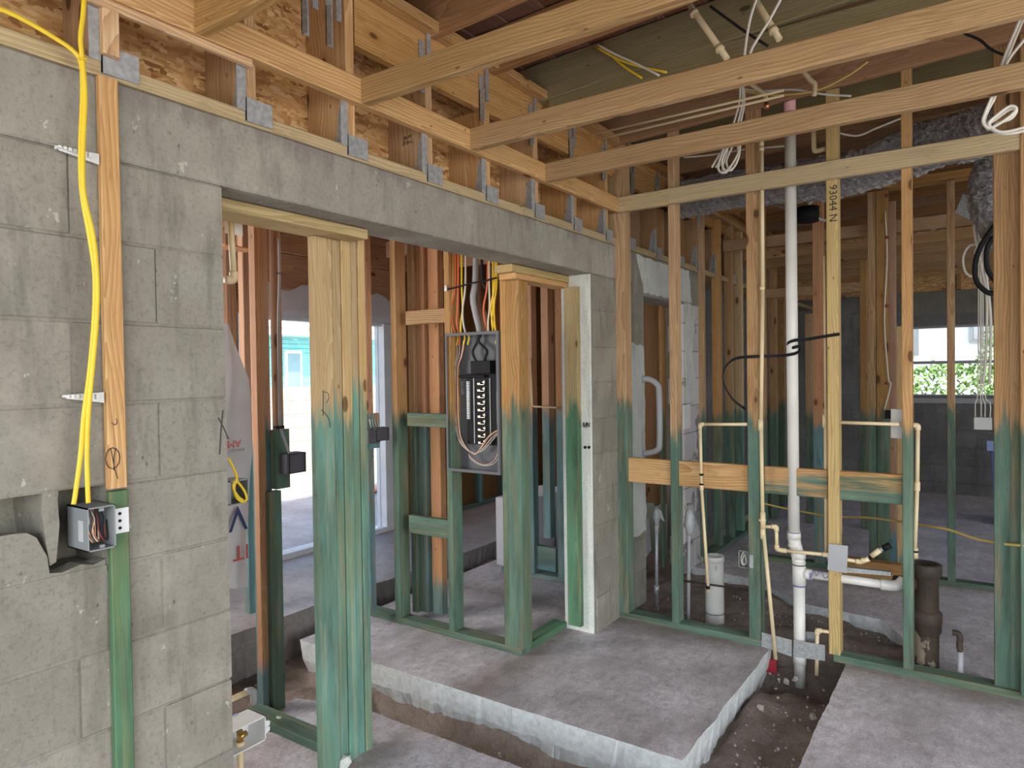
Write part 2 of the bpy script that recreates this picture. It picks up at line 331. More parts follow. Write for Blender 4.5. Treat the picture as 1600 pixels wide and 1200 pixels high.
class MB:
    def __init__(s): s.v = []; s.f = []
    def box(s, p0, p1):
        (x0, y0, z0), (x1, y1, z1) = p0, p1; n = len(s.v)
        s.v += [(x0, y0, z0), (x1, y0, z0), (x1, y1, z0), (x0, y1, z0), (x0, y0, z1), (x1, y0, z1), (x1, y1, z1), (x0, y1, z1)]
        s.f += [tuple(n+i for i in q) for q in ((0, 3, 2, 1), (4, 5, 6, 7), (0, 1, 5, 4), (1, 2, 6, 5), (2, 3, 7, 6), (3, 0, 4, 7))]; return s
    def poly(s, pts, d):
        n = len(s.v); k = len(pts); d = Vector(d); s.v += [tuple(p) for p in pts]+[tuple(Vector(p)+d) for p in pts]
        s.f += [tuple(n+i for i in range(k)), tuple(n+k+i for i in range(k-1, -1, -1))]+[(n+(i+1) % k, n+i, n+k+i, n+k+(i+1) % k) for i in range(k)]; return s
    def tube(s, pts, r, n=8, cap=True, flat=1.0):
        pts = [Vector(p) for p in pts]; base = len(s.v); up = None; R = r if isinstance(r, (list, tuple)) else [r]*len(pts)
        for i, p in enumerate(pts):
            t = (pts[min(i+1, len(pts)-1)]-pts[max(i-1, 0)])
            t = t.normalized() if t.length > 1e-9 else Vector((0, 0, 1))
            if up is None: up = Vector((0, 0, 1)) if abs(t.z) < .9 else Vector((1, 0, 0))
            a = (up-t*up.dot(t)); a = a.normalized() if a.length > 1e-6 else t.orthogonal().normalized(); b = t.cross(a); up = a
            for k in range(n):
                th = 2*math.pi*k/n; s.v.append(tuple(p+a*math.cos(th)*R[i]+b*math.sin(th)*R[i]*flat))
        for i in range(len(pts)-1):
            for k in range(n): s.f.append((base+i*n+k, base+i*n+(k+1) % n, base+(i+1)*n+(k+1) % n, base+(i+1)*n+k))
        if cap: s.f += [tuple(base+k for k in range(n-1, -1, -1)), tuple(base+(len(pts)-1)*n+k for k in range(n))]
        return s
    def out(s, name, m, parent=None, loc=(0, 0, 0), smooth=False): return mesh(name, s.v, s.f, m, parent, loc, smooth)
def spline(p, k=6):
    p = [Vector(q) for q in p]
    if len(p) < 3: return p
    q = [p[0]*2-p[1]]+p+[p[-1]*2-p[-2]]; out = []
    for i in range(1, len(q)-2):
        for j in range(k):
            t = j/k; a, b, c, d = q[i-1:i+3]
            out.append(.5*((2*b)+(c-a)*t+(2*a-5*b+4*c-d)*t*t+(3*b-a-3*c+d)*t**3))
    return out+[p[-1]]
def tube(name, pts, r, m, parent=None, k=6, n=8, flat=1.0, straight=False, loc=None):
    P = [Vector(x) for x in pts] if straight else spline(pts, k)
    return MB().tube(P, r, n, True, flat).out(name, m, parent, loc if loc is not None else (P[0] if parent is None else (0, 0, 0)), True)
def cyl(name, a, b, r, m, parent=None, n=16, loc=(0, 0, 0)):
    o = MB().tube([a, b], r, n).out(name, m, parent, loc)
    for p in o.data.polygons: p.use_smooth = len(p.vertices) == 4
    return o
def pxs(pts, **k): return [at(x, y, **k) for x, y in pts]
def text(name, body, size, loc, rot, m, parent, ext=.0004):
    c = bpy.data.curves.new('lettering', 'FONT'); c.body = body; c.size = size; c.extrude = ext; c.materials.append(m); c.align_x = 'CENTER'; c.align_y = 'CENTER'; c.resolution_u = 2
    tmp = bpy.data.objects.new('tmp', c); me = bpy.data.meshes.new_from_object(tmp); bpy.data.objects.remove(tmp)
    if not me.materials: me.materials.append(m)
    return link(name, me, parent, loc, rot)
DX = 1.8; DB = 2.0                       # face and back of the long block wall
RX = 3.75                                # face of the right stud wall
COURSE = .203; ZL = 2.025; ZT = 2.225    # underside / top of the lintel course
# ================================================================== FLOOR, SOIL
floor = struct('floor')
def ragged(poly, step, amp, seed):
    out = []
    n = len(poly)
    for i in range(n):
        a, b = Vector(poly[i]+(0,)), Vector(poly[(i+1) % n]+(0,)); L = (b-a).length; k = max(1, int(L/step)); nrm = Vector((-(b-a).y, (b-a).x, 0)).normalized()
        for j in range(k):
            p = a.lerp(b, j/k)
            if j or 1: p = p+nrm*(mnoise.noise(p*6+Vector((seed, 0, 0)))*amp+mnoise.noise(p*23)*amp*.5)
            out.append((p.x, p.y))
    return out
def slab(name, poly, z, th, m, amp=.007, seed=0, step=.03):
    r = ragged(poly, step, amp, seed); k = len(r); c = Vector((sum(p[0] for p in r)/k, sum(p[1] for p in r)/k, 0))
    v = [(p[0], p[1], z) for p in r]
    ed = []
    for p in r:
        w = Vector((p[0], p[1], 0)); dd = (w-c).normalized(); s = mnoise.noise(w*22+Vector((0, 0, seed)))
        ed.append((p[0]-dd.x*(.012+.02*abs(s)), p[1]-dd.y*(.012+.02*abs(s)), z-th+.018*s))
    lo = []
    for p in r:
        w = Vector((p[0], p[1], 0)); dd = (w-c).normalized(); s = mnoise.noise(w*14+Vector((0, 3, seed)))
        lo.append((p[0]-dd.x*(.08+.05*s), p[1]-dd.y*(.08+.05*s), z-th-.16))
    mid = [(q[0], q[1], z-.004) for q in r]
    v += ed+lo
    f = [tuple(range(k))]+[(k+i, k+(i+1) % k, (i+1) % k, i) for i in range(k)]+[(2*k+i, 2*k+(i+1) % k, k+(i+1) % k, k+i) for i in range(k)]
    return mesh(name, v, f, m, floor)
slab('slab', [(-3, .93), (2.12, .93), (2.12, 2.30), (2.02, 2.60), (-3, 2.62)], 0, .09, M['slab'], seed=1)
slab('slab', [(2.49, .94), (3.80, .93), (3.80, 1.78), (4.30, 1.95), (4.30, 3.0), (6.2, 3.05), (6.2, 3.20), (2.49, 3.16)], 0, .115, M['slab'], seed=2)
slab('slab', [(-3, -3.4), (3.86, -3.4), (3.86, .40), (3.76, .565), (-3, .56)], 0, .10, M['slab'], seed=3)
slab('slab', [(3.88, -3.4), (9.6, -3.4), (9.6, 1.9), (5.05, 1.9), (4.95, 1.35), (4.60, .95), (4.55, .50), (4.2, .30), (3.88, .28)], -.005, .08, M['slab'], seed=4)
slab('slab', [(0.2, 3.36), (7.3, 3.30), (7.3, 4.72), (0.2, 4.72)], .085, .12, M['slab2'], amp=.02, seed=5)
def soil(x0, x1, y0, y1, st=.035):
    nx, ny = int((x1-x0)/st), int((y1-y0)/st); v = []; f = []
    for i in range(nx+1):
        for j in range(ny+1):
            x, y = x0+i*st, y0+j*st; p = Vector((x, y, 0))
            h = -.17+.05*mnoise.noise(p*2.2)+.028*mnoise.noise(p*7)+.014*mnoise.noise(p*19)
            if y > 2.66 and x < 2.5: h -= .04
            if 2.1 < x < 2.5 and y < 2.6: h -= .13
            if x > 3.86: h = -.06+.05*mnoise.noise(p*3)+.022*mnoise.noise(p*11)+.01*mnoise.noise(p*25)
            if x > 3.6 and .6 < y < 1.0 and x < 3.95: h -= .08
            if .55 < y < .95 and 2.5 < x < 3.55: h += .06*max(0, 1-abs(x-3.2)/.5)
            v.append((x, y, h))
    for i in range(nx):
        for j in range(ny):
            a = i*(ny+1)+j; f.append((a, a+ny+1, a+ny+2, a+1))
    o = mesh('soil', v, f, M['soil'], floor, (0, 0, 0), True); o['kind'] = 'stuff'
soil(-.5, 5.4, -.1, 3.5)
# rubble lying in the trenches
def rock_mesh(s):
    rs = random.Random(s); t = (1+5**.5)/2; v = [(-1, t, 0), (1, t, 0), (-1, -t, 0), (1, -t, 0), (0, -1, t), (0, 1, t), (0, -1, -t), (0, 1, -t), (t, 0, -1), (t, 0, 1), (-t, 0, -1), (-t, 0, 1)]
    f = [(0, 11, 5), (0, 5, 1), (0, 1, 7), (0, 7, 10), (0, 10, 11), (1, 5, 9), (5, 11, 4), (11, 10, 2), (10, 7, 6), (7, 1, 8), (3, 9, 4), (3, 4, 2), (3, 2, 6), (3, 6, 8), (3, 8, 9), (4, 9, 5), (2, 4, 11), (6, 2, 10), (8, 6, 7), (9, 8, 1)]
    return [tuple(Vector(p)*.5*(rs.uniform(.6, 1.25))*.6 for p in v), f]
peb = MB(); rp = random.Random(4)
for i in range(420):
    r = rp.random()
    if r < .25: x, y, z = rp.uniform(2.14, 2.48), rp.uniform(.2, 2.6), -.22
    elif r < .5: x, y, z = rp.uniform(2.5, 3.7), rp.uniform(.58, .92), -.12
    elif r < .9: x, y, z = rp.uniform(3.86, 4.7), rp.uniform(.4, 1.75), -.05
    else: x, y, z = rp.uniform(1.2, 2.4), rp.uniform(2.65, 3.3), -.19
    s = rp.uniform(.002, .007)*(1 if rp.random() < .95 else 3); v, f = rock_mesh(rp.randint(0, 20)); n = len(peb.v); c = Vector((x, y, z+.03*mnoise.noise(Vector((x, y, 0))*3)))
    peb.v += [tuple(c+Vector(p)*s*2) for p in v]; peb.f += [tuple(n+a for a in q) for q in f]
o = peb.out('gravel', simple('pale_gravel', (.42, .37, .32), .9), floor); o['kind'] = 'stuff'
# concrete crumbs stuck at the foot of the post
for (px, py, s) in ((525, 1183, .05), (512, 1197, .035), (540, 1190, .04), (420, 1133, .03), (436, 1128, .035)):
    p = at(px, py, Z=.02); v, f = rock_mesh(int(px)); mesh('mortar_lump', [tuple(p+Vector(q)*s*1.3) for q in v], f, M['whiteblock'], floor)
# ================================================================== LEFT BLOCK WALL
wl = struct('wall_left')
def block(x0, x1, z0, z1, y0, y1, m, parent, g=.0025, name='block'):
    return box(name, (x0+g, y0, z0+g), (x1-g, y1, z1-g), m, parent, ch=.004)
zs = [ZL-COURSE*k for k in range(11)]   # course tops
for k in range(10):
    zt, zb = zs[k], zs[k+1]
    if k == 9: zb = -.05
    e = 1.177; first = .2 if k % 2 == 1 else .406
    xs = [e, e-first]
    while xs[-1] > -2.4: xs.append(xs[-1]-.406)
    for i in range(len(xs)-1):
        x1, x0 = xs[i], xs[i+1]
        if k == 4:
            if abs(x0-.365) < .05: continue
            if i == 0: x0 = .838
        if k == 1 or False: pass
        block(x0, x1, zb, zt, DX+random.uniform(-.002, .003), DB, M['block'], wl)
mo = MB()
for (a, b, c, d) in ((-2.6, 1.172, -.05, 1.008), (-2.6, 1.172, 1.215, ZL), (-2.6, .362, 1.008, 1.215), (.84, 1.172, 1.008, 1.215)): mo.box((a, DX+.004, c), (b, DB-.004, d))
mo.out('mortar', M['mortar'], wl)
# hollow core of the broken block: back shell, web, jagged rest of the face shell
mesh('broken_block', *(lambda b: (b.v, b.f))(MB().box((.36, 1.965, 1.01), (.84, 1.998, 1.213)).box((.36, 1.80, 1.00), (.84, 1.97, 1.015))
     .poly([tuple(at(a, b, Y=1.806)) for a, b in ((66, 762), (93, 755), (90, 780), (93, 820), (88, 878), (78, 884), (72, 850), (65, 800))], (0, .16, 0))
     .poly([(.30, 1.802, 1.012), (at(78, 885, Y=1.802).x, 1.802, 1.012)]+[tuple(at(a, b, Y=1.802)) for a, b in ((74, 870), (66, 856), (57, 840), (42, 833), (25, 834), (0, 838), (-60, 838))]+[(.30, 1.802, 1.10)], (0, .034, 0))
     .poly([(.705, 1.803, 1.008), (.838, 1.803, 1.008), (.838, 1.803, 1.030), (.81, 1.803, 1.022), (.78, 1.803, 1.03), (.74, 1.803, 1.020), (.705, 1.803, 1.026)], (0, .05, 0))
     .poly([(.30, 1.802, 1.214)]+[tuple(at(a, b, Y=1.802)) for a, b in ((-60, 757), (0, 757), (26, 757), (36, 744), (48, 748), (60, 752))]+[(at(66, 750, Y=1.802).x, 1.802, 1.214)], (0, .034, 0))), M['block'], wl)
# lintel / bond beam cast in lengths, with a small break, continuing over the opening
for a, b in ((-2.6, 1.177), (1.177, 3.44), (3.44, 3.98)):
    box('lintel', (a, DX+(.0 if a != 1.177 else -.002), ZL+.002), (b, DB, ZT), M['lintel'], wl, ch=.006)
# pier at the corner
for k in range(10):
    zt, zb = zs[k], (zs[k+1] if k < 9 else -.02)
    block(3.46, 3.64 if k % 2 else 3.85, zb, zt, DX, DB, M['block'], wl, .003)
    block(3.64 if k % 2 else 3.85, 4.16, zb, zt, DX+.002, DB, M['block'], wl, .003)
box('white_render', (3.438, DX+.012, 0.0), (3.457, DB-.002, ZL), M['whiteblock'], wl, ch=.004)
MB().box((3.462, DX+.004, -.02), (4.155, DB-.004, ZL)).out('mortar', M['mortar'], wl)
MB().box((4.874, DX+.004, -.02), (5.256, DX+.086, 1.96)).out('mortar', M['mortar'], wl)
# wall beyond the right stud wall, with a doorway
for k in range(10):
    zt, zb = zs[k], (zs[k+1] if k < 9 else -.02)
    mm = M['patchblock']
    block(4.87, 4.87+(.2 if k % 2 else .385), zb, zt, DX, DX+.09, mm, wl, .003)
    if k % 2: block(5.07, 5.26, zb, zt, DX, DB, mm, wl, .003)
box('lintel', (3.98, DX-.001, 1.96), (5.26, DB, ZT), M['lintel'], wl, ch=.006)
def skim(pts, m='whiteblock', y=DX-.007): mesh('skim_coat', *(lambda b: (b.v, b.f))(MB().poly([(x, y, z) for x, z in pts], (0, .006, 0))), M[m], wl)
def rag(pts, s=3):
    out = []
    for i in range(len(pts)):
        a, b = Vector(pts[i]+(0,)), Vector(pts[(i+1) % len(pts)]+(0,)); k = max(1, int((b-a).length/.03))
        for j in range(k):
            q = a.lerp(b, j/k); out.append((q.x+.018*mnoise.noise(q*13+Vector((s, 0, 0))), q.y+.018*mnoise.noise(q*13+Vector((0, s, 5)))))
    return out
skim(rag([(4.16, 1.98), (4.04, 2.21), (4.98, 2.21), (5.03, 1.98)])); skim(rag([(3.86, .42), (3.87, 1.66), (4.14, 1.64), (4.145, .45)], 5)); skim(rag([(4.90, 1.20), (4.90, 1.98), (5.10, 1.95), (5.03, 1.6), (5.14, 1.3)], 8))
for k in range(11):
    zt = ZT-COURSE*k; zb = zt-COURSE if k < 10 else -.02; x = 5.75-(.2 if k % 2 else 0)
    while x < 9.5:
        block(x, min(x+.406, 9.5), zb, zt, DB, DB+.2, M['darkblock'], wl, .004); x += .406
MB().box((5.5, DB+.004, -.02), (9.5, DB+.19, ZT-.01)).out('mortar', M['mortar'], wl)
for x in (2.06,): pass
# sill plates on top of the wall
for a, b, dy in ((-2.6, .30, 0), (.30, 2.75, 0), (2.75, 3.98, .002), (3.98, 6.4, 0), (6.4, 9.5, .001)):
    box('sill_plate', (a+.001, DX-.006-dy, ZT), (b-.001, DB-.02, ZT+.04), M['pt'], wl)
# OSB behind the raised heels
for a, b in ((-2.6, -.16), (-.16, 2.28), (2.28, 3.72)): box('sheathing', (a+.001, DB, ZT-.06), (b-.001, DB+.012, 3.05), M['osb'], wl, ch=.001)
for a, b in ((3.72, 6.1), (6.1, 9.5)): box('sheathing', (a+.001, DB, ZT-.06), (b-.001, DB+.012, 3.05), M['brownboard'], wl, ch=.001)
# heel boards standing on the plate, each in a steel hanger
HX = [-.76, -.36, .05, .45, .853, 1.256, 1.651, 2.06, 2.447, 2.845, 3.233, 3.611, 3.93, 4.36, 4.79, 5.16, 5.6, 6.05, 6.5, 6.95, 7.4]
RIMB, RIMT = 2.63, 2.815
def hanger(x, z, parent, flip=False):
    b = MB(); w = .040
    b.box((x-.004, DX-.012, z-.028), (x+.088, DX-.009, z+.042))           # face flange nailed to the plate
    b.box((x-.004, DX-.012, z-.03), (x-.001, DX+.05, z+.042))
    b.poly([(x-.003, DX-.012, z+.035), (x-.003, DX+.045, z+.035), (x-.003, DX+.03, z+.14), (x-.003, DX-.004, z+.17), (x-.003, DX-.010, z+.16)], (-.002, 0, 0))
    b.box((x-.032, DX-.011, z+.0), (x-.001, DX-.008, z+.15))
    o = b.out('hanger', M['galv'], parent)
    nb = MB()
    for q in ((.058, .01), (.075, -.012), (-.018, .12), (-.018, .05)):
        nb.tube([(x+q[0], DX-.016, z+q[1]), (x+q[0], DX-.010, z+q[1])], .004, 6)
    return o
for i, x in enumerate(HX):
    top = 3.0 if i < 7 else RIMB
    s = box('heel_board', (x, DX-.004, ZT+.04), (x+.038, DB-.001, top), M['pine' if x < 3.7 else 'brownboard'], wl, ch=.002)
    hanger(x, ZT+.035, s)
    # wider cripple behind, making the deep brown face
    if x > 3.7: box('heel_blocking', (x+.04, DX+.09, ZT+.04), (x+.39, DX+.128, RIMB), M['brownboard'], wl)
# rim beam over the heels, hung with straps
for a, b in ((1.70, 3.05), (3.05, 5.3), (5.3, 7.6)): box('rim_beam', (a+.001, DX+.004, RIMB), (b-.001, DX+.042, RIMT), M['pine' if a < 3.1 else 'brownboard'], wl)
for a, b in ((1.70, 4.6), (4.6, 7.6)): box('rim_plate', (a+.001, DX-.05, RIMT), (b-.001, DX+.09, RIMT+.038), M['pine' if a < 3 else 'rafter'], wl)
for x in (1.50, 1.60, 2.06, 2.447, 2.845, 3.233, 3.611, 4.0, 4.4, 4.83, 5.2):
    z = RIMB-.055; b = MB().box((x-.03, DX-.003, z), (x-.002, DX+.001, z+.2)).box((x+.012, DX-.006, z+.1), (x+.034, DX+.0, z+.24))
    b.box((x-.03, DX-.028, z+.0), (x-.027, DX+.001, z+.13))
    b.out('strap', M['galv'], wl)
# ledger that carries the dropped ceiling joists
box('ledger', (-2.6, DX-.04, 2.41), (.83, DX-.006, 2.498), M['pine'], wl)
box('ledger', (.832, DX-.04, 2.41), (3.705, DX-.006, 2.498), M['pine'], wl)
box('ledger_strip', (.80, DX-.034, 2.385), (1.262, DX-.016, 2.409), M['pine'], wl)
# furring strip with green foot
f1 = box('furring_strip', (.838, DX-.021, 1.205), (.884, DX-.001, ZT-.004), M['pine'], wl)
f2 = box('furring_strip', (.840, DX-.021, -.0), (.886, DX-.001, 1.198), M['pt'], wl, dye=2.2)
# upper continuation past the plate
box('furring_strip', (.846, DX-.03, ZT+.05), (.886, DX-.009, 3.0), M['pine'], wl)
# marker signs
def stroke(name, pts, parent, r=.0016, m=None): return MB().tube(pts, r, 5).out(name, m or M['ink'], parent)
c0 = at(176, 716, Y=DX-.022); ci = [(c0.x+.017*math.cos(t/12*6.283), DX-.0225, c0.z+.026*math.sin(t/12*6.283)) for t in range(13)]
stroke('marker_circle', ci, f1, .0012); stroke('marker_line', pxs([(173, 700), (179, 732), (184, 748)], Y=DX-.0225), f1, .001); stroke('marker_line', pxs([(181, 700), (178, 716), (178, 735)], Y=DX-.0225), f1, .001)
stroke('marker_hook', spline(pxs([(174, 660), (179, 664), (183, 660), (182, 654)], Y=DX-.0225)), f1, .0008)
stroke('marker_cross', pxs([(348, 641), (345, 675), (343, 710)], Y=DX-.001), wl, .0025); stroke('marker_cross', pxs([(341, 653), (349, 668), (357, 686)], Y=DX-.001), wl, .0022)
# ================================================================== FRAMED OPENING UNDER THE LINTEL
wm = struct('wall_middle')
def studY(px, py, Y, w, d, z0, z1, m, parent, dye=None, name='stud'):
    x = at(px, py, Y=Y).x; return box(name, (x, Y, z0), (x+w, Y+d, z1), M[m], parent, dye)
def studX(px, py, X, w, d, z0, z1, m, parent, dye=None, name='stud'):
    y = at(px, py, X=X).y; return box(name, (X, y-w, z0), (X+d, y, z1), M[m], parent, dye)
box('header_plate', (1.16, 1.905, 1.987), (1.845, 2.045, 2.0245), M['pt'], wm)
PY = 2.0
xs = [at(px, 800, Y=PY).x for px in (498, 526, 540, 555, 566, 577)]
x0 = xs[0]; zc = [1.985, 1.985, 2.06, 2.06, 2.06]
for i in range(5):
    z1 = zc[i]; x1 = xs[i+1]
    box('post_stud', (xs[i]+.0016, PY+(0 if i else .0)+(.004*(i % 2)), .0), (x1-.0012, PY+(.038 if i == 0 else .089), z1), M['pale'], wm, dye=1.36+random.uniform(-.06, .05))
# scribble on the post
stroke('marker_scribble', spline(pxs([(505, 610), (505, 650)], Y=PY-.001)), wm, .0015); stroke('marker_scribble', spline(pxs([(505, 612), (512, 614), (514, 622), (510, 630)], Y=PY-.001)), wm, .0012); stroke('marker_scribble', spline(pxs([(502, 640), (508, 646), (514, 655), (516, 668)], Y=PY-.001)), wm, .0015)
# cross wall running back from the post: bottom plate, double stud, boxes
xw = 1.80
box('bottom_plate', (xw-.03, 2.09, 0), (xw+.06, 2.64, .036), M['stud'], wm, dye=2)
sY = 2.60
cs = studY(404, 700, 2.60, .038, .038, .0, 2.7, 'red', wm, 0.2)
studY(413, 700, 2.615, .038, .089, .0, 2.7, 'red', wm, 1.25)
studY(424, 900, 2.57, .062, .038, .0, at(430, 768, Y=2.57).z, 'stud', wm, 2.5)
bk = studY(431, 700, 2.555, .075, .04, at(430, 765, Y=2.56).z, at(430, 672, Y=2.56).z, 'stud', wm, 2.5, 'mounting_block')
studY(436, 550, 2.60, .02, .06, at(436, 680, Y=2.6).z, 2.7, 'red', wm, 1.25)
studX(360, 500, 3.0, .038, .089, .0, 2.8, 'red', wm, .2)
studY(383, 600, 3.55, .075, .05, .085, 2.8, 'red', wm, at(390, 682, Y=3.55).z)
box('brace_board', at(352, 383, Y=2.75), at(402, 372, Y=2.75)+Vector((0, .1, -.05)), M['red'], wm)
# panel wall (along Y) on its own plate, return plate in the doorway
box('bottom_plate', (2.965, 1.985, 0), (3.055, 3.32, .036), M['stud'], wm, dye=2)
box('bottom_plate', (3.057, 1.985, 0), (3.436, 2.075, .036), M['pt'], wm, dye=2)
PX = 2.967
box('header_plate', (2.86, 1.94, 1.985), (3.436, 2.05, 2.0235), M['pt'], wm)
box('header_plate', (2.90, 1.945, 1.955), (3.436, 2.05, 1.984), M['pine'], wm)
for px, w, m, dz in ((613, .045, 'stud', 1.2), (697, .040, 'stud', 1.2), (784, .038, 'stud', 1.25), (792.5, .085, 'stud', 1.25)):
    studX(px, 700, PX, w, .089, .036, 1.985 if px > 780 else 2.75, m, wm, dz+.05)
studX(640, 700, 3.09, .045, .089, .036, 2.75, 'stud', wm, 1.22)
studX(654, 700, 3.12, .06, .05, .036, 2.75, 'red', wm, 1.22)
studX(672, 700, 3.14, .08, .05, .036, 2.75, 'red', wm, .25)
box('king_stud', (3.399, 1.872, .037), (3.436, 1.955, 1.955), M['pt'], wm, dye=1.30)
ya, yb = at(697, 600, X=PX).y, at(635, 600, X=PX).y
for (t, b, dyz) in ((484, 506, .2), (646, 667, 2), (808, 836, 2)):
    zt, zb = at(660, t, X=PX).z, at(660, b, X=PX).z
    box('blocking', (PX+.002, ya-.002, zb), (PX+.04, yb, zt), M['stud'], wm, dye=dyz)
# studs of a closet wall behind the doorway
CX = 4.15
box('bottom_plate', (CX, 2.2, 0), (CX+.09, 2.95, .036), M['red'], wm, dye=2)
for px, w, dz in ((822, .05, 1.22), (846, .060, 1.2), (868, .062, 1.2), (806, .03, 1.2)): studX(px, 600, CX-(.02 if px == 822 else 0), w, .07, .036 if px != 846 else .30, 2.7, 'red', wm, dz)
box('blocking', at(833, 852, X=CX+.01), at(874, 892, X=CX+.06), M['red'], wm, dye=2)
tube('cream_pipe_offcut', pxs([(829, 560), (832, 633), (834, 635), (870, 637)], X=CX-.03), .007, M['cpvc'], wm, straight=True)
# ================================================================== FAR PATIO WALL with sliding door opening
wf = struct('wall_far')
FY = 4.35
box('sheathing', (4.52, FY+.09, .085), (7.3, FY+.1, 3.0), M['brownboard'], wf, ch=.001)
box('sheathing', (0.2, FY+.09, .085), (2.98, FY+.1, 3.0), M['osb'], wf, ch=.001)
box('sheathing', (2.98, FY+.09, 2.02), (4.52, FY+.1, 3.0), M['osb'], wf, ch=.001)
for x in (2.05, 2.45, 2.86, 2.90, 4.56, 4.97, 5.37, 5.78, 6.2, 6.6): box('stud', (x, FY, .12), (x+.038, FY+.089, 2.75), M['red'], wf, dye=1.2)
box('bottom_plate', (.3, FY, .085), (2.94, FY+.089, .12), M['red'], wf, dye=2)
box('bottom_plate', (4.52, FY, .085), (7.2, FY+.089, .12), M['red'], wf, dye=2)
box('door_header', (2.94, FY-.0, 2.14), (4.56, FY+.06, 2.40), M['red'], wf)
for x in (3.1, 3.45, 3.8, 4.2): box('cripple', (x, FY+.0, 2.402), (x+.038, FY+.089, 2.8), M['red'], wf)
for k, z in enumerate((2.05, 2.09)): box('header_ply', (2.94, FY-.03-.0*k, 2.403+.19*k), (4.8, FY-.002, 2.59+.19*k), M['red'], wf)
# wrap turned over the head of the opening
v = []; nx = 24
for i in range(nx+1):
    x = 2.95+1.6*i/nx
    for j, (dy, z) in enumerate(((-.034, 2.11+.07*math.sin(i*.55)**2), (-.036, 1.99), (-.02, 1.925), (.09, 1.92))): v.append((x, FY+dy+.006*mnoise.noise(Vector((i*.7, j, 0))), z))
mesh('house_wrap_flap', v, [(i*4+j, (i+1)*4+j, (i+1)*4+j+1, i*4+j+1) for i in range(nx) for j in range(3)], M['wrap'], wf, smooth=True)
door = tag(link('door_1', None, None, (2.95, FY+.02, .085)), None, None, None, 'structure')
box('sill_track', (2.95, FY-.0, .085), (4.50, FY+.12, .13), M['frame'], door)
box('jamb', (4.385, FY, .13), (4.50, FY+.12, 1.92), M['frame'], door)
box('jamb', (2.95, FY, .13), (3.0, FY+.12, 1.92), M['frame'], door)
box('head_frame', (3.0, FY+.02, 1.90), (4.385, FY+.12, 1.935), M['frame'], door)
mesh('glass_pane', [(3.0, FY+.07, .13), (4.385, FY+.07, .13), (4.385, FY+.07, 1.90), (3.0, FY+.07, 1.90), (3.0, FY+.076, .13), (4.385, FY+.076, .13), (4.385, FY+.076, 1.90), (3.0, FY+.076, 1.90)], [(0, 1, 2, 3), (7, 6, 5, 4), (0, 4, 5, 1), (1, 5, 6, 2), (2, 6, 7, 3), (3, 7, 4, 0)], M['glass'], door)
box('sheathing', (7.2, 2.2, 0), (7.212, 4.7, 3.0), M['brownboard'], wf, ch=.001)
box('sheathing', (0.2, 2.0, 0), (0.212, 4.7, 3.0), M['brownboard'], wf, ch=.001)
# closet end wall seen dark through the doorways
for y in (2.3, 2.7, 3.1): box('stud', (6.2, y, 0), (6.238, y+.06, 2.6), M['stud'], wf, dye=1.2)
# ================================================================== RIGHT STUD WALL
wr = struct('wall_right')
def rplate(y0, y1): return box('bottom_plate', (RX, y0, 0), (RX+.089, y1, .037), M['stud'], wr, dye=2)
rplate(.965, 1.80); rplate(-.32, .62); rplate(-3.3, -.322)
st = []
for px, w, z0, z1, m, dz, py in ((953.5, .030, .0, 2.90, 'pt', 1.28, 700), (961, .075, .037, 2.90, 'stud', 1.30, 700), (1047, .040, .037, 2.90, 'stud', 1.12, 700), (1168, .062, .037, 2.90, 'stud', 1.22, 700),
                                 (1293, .052, .037, 2.90, 'pt', 0, 700), (1409.5, .042, .037, 2.90, 'stud', 1.22, 700), (1553, .060, .037, 2.90, 'stud', 1.24, 700), (1577, .045, .037, 2.90, 'stud', 1.2, 700)):
    s = studX(px, py, RX+(.02 if px > 1550 else 0), w, .089, z0, z1, m, wr, dz); st.append(s)
box('stud', (RX+.089+.02, at(1553, 700, X=RX).y-.06, .037), (RX+.15, at(1553, 700, X=RX).y-.02, .30), M['stud'], wr, dye=2)
yy = at(1594, 600, X=RX-.04).y; box('stud', (RX-.045, yy-.08, .037), (RX+.04, yy, 2.9), M['stud'], wr, dye=1.2)
for y in (-.65, -1.05, -1.46, -1.87, -2.3): box('stud', (RX, y, .037), (RX+.089, y+.038, 2.9), M['stud'], wr, dye=1.2)
box('ledger', (RX-.04, 1.09+.36, 2.41), (RX-.002, 1.795, 2.498), M['pt'], wr)
box('ledger', (RX-.04, -2.9, 2.413), (RX-.002, 1.449, 2.501), M['pt'], wr)
yb = [at(p, 740, X=RX+.02).y for p in (979, 1048, 1062, 1168, 1196, 1291, 1312, 1410)]
for i in range(4):
    a, b = yb[2*i], yb[2*i+1]
    box('blocking', (RX+.024, b-.004, .818+.0), (RX+.062, a+.006, .962), M['pine' if i < 2 else 'stud'], wr, dye=(.3, .3, .90, .905)[i])
# handwriting along the treated stud
stp = st[4]; yq = (at(1293, 400, X=RX).y-.026)
t = text('handwriting', '93044 N', .052, (RX-.001, yq, at(1300, 318, X=RX).z), (math.pi/2, math.pi/2, -math.pi/2), M['ink'], stp)
t.rotation_euler = Matrix(((0, 0, -1), (0, -1, 0), (-1, 0, 0))).to_euler()
for (px, py) in ((966, 628), (969, 622), (967, 745), (969, 738)): stroke('marker_tick', pxs([(px, py), (px+2.5, py+7)], X=RX-.001), wr, .0012)
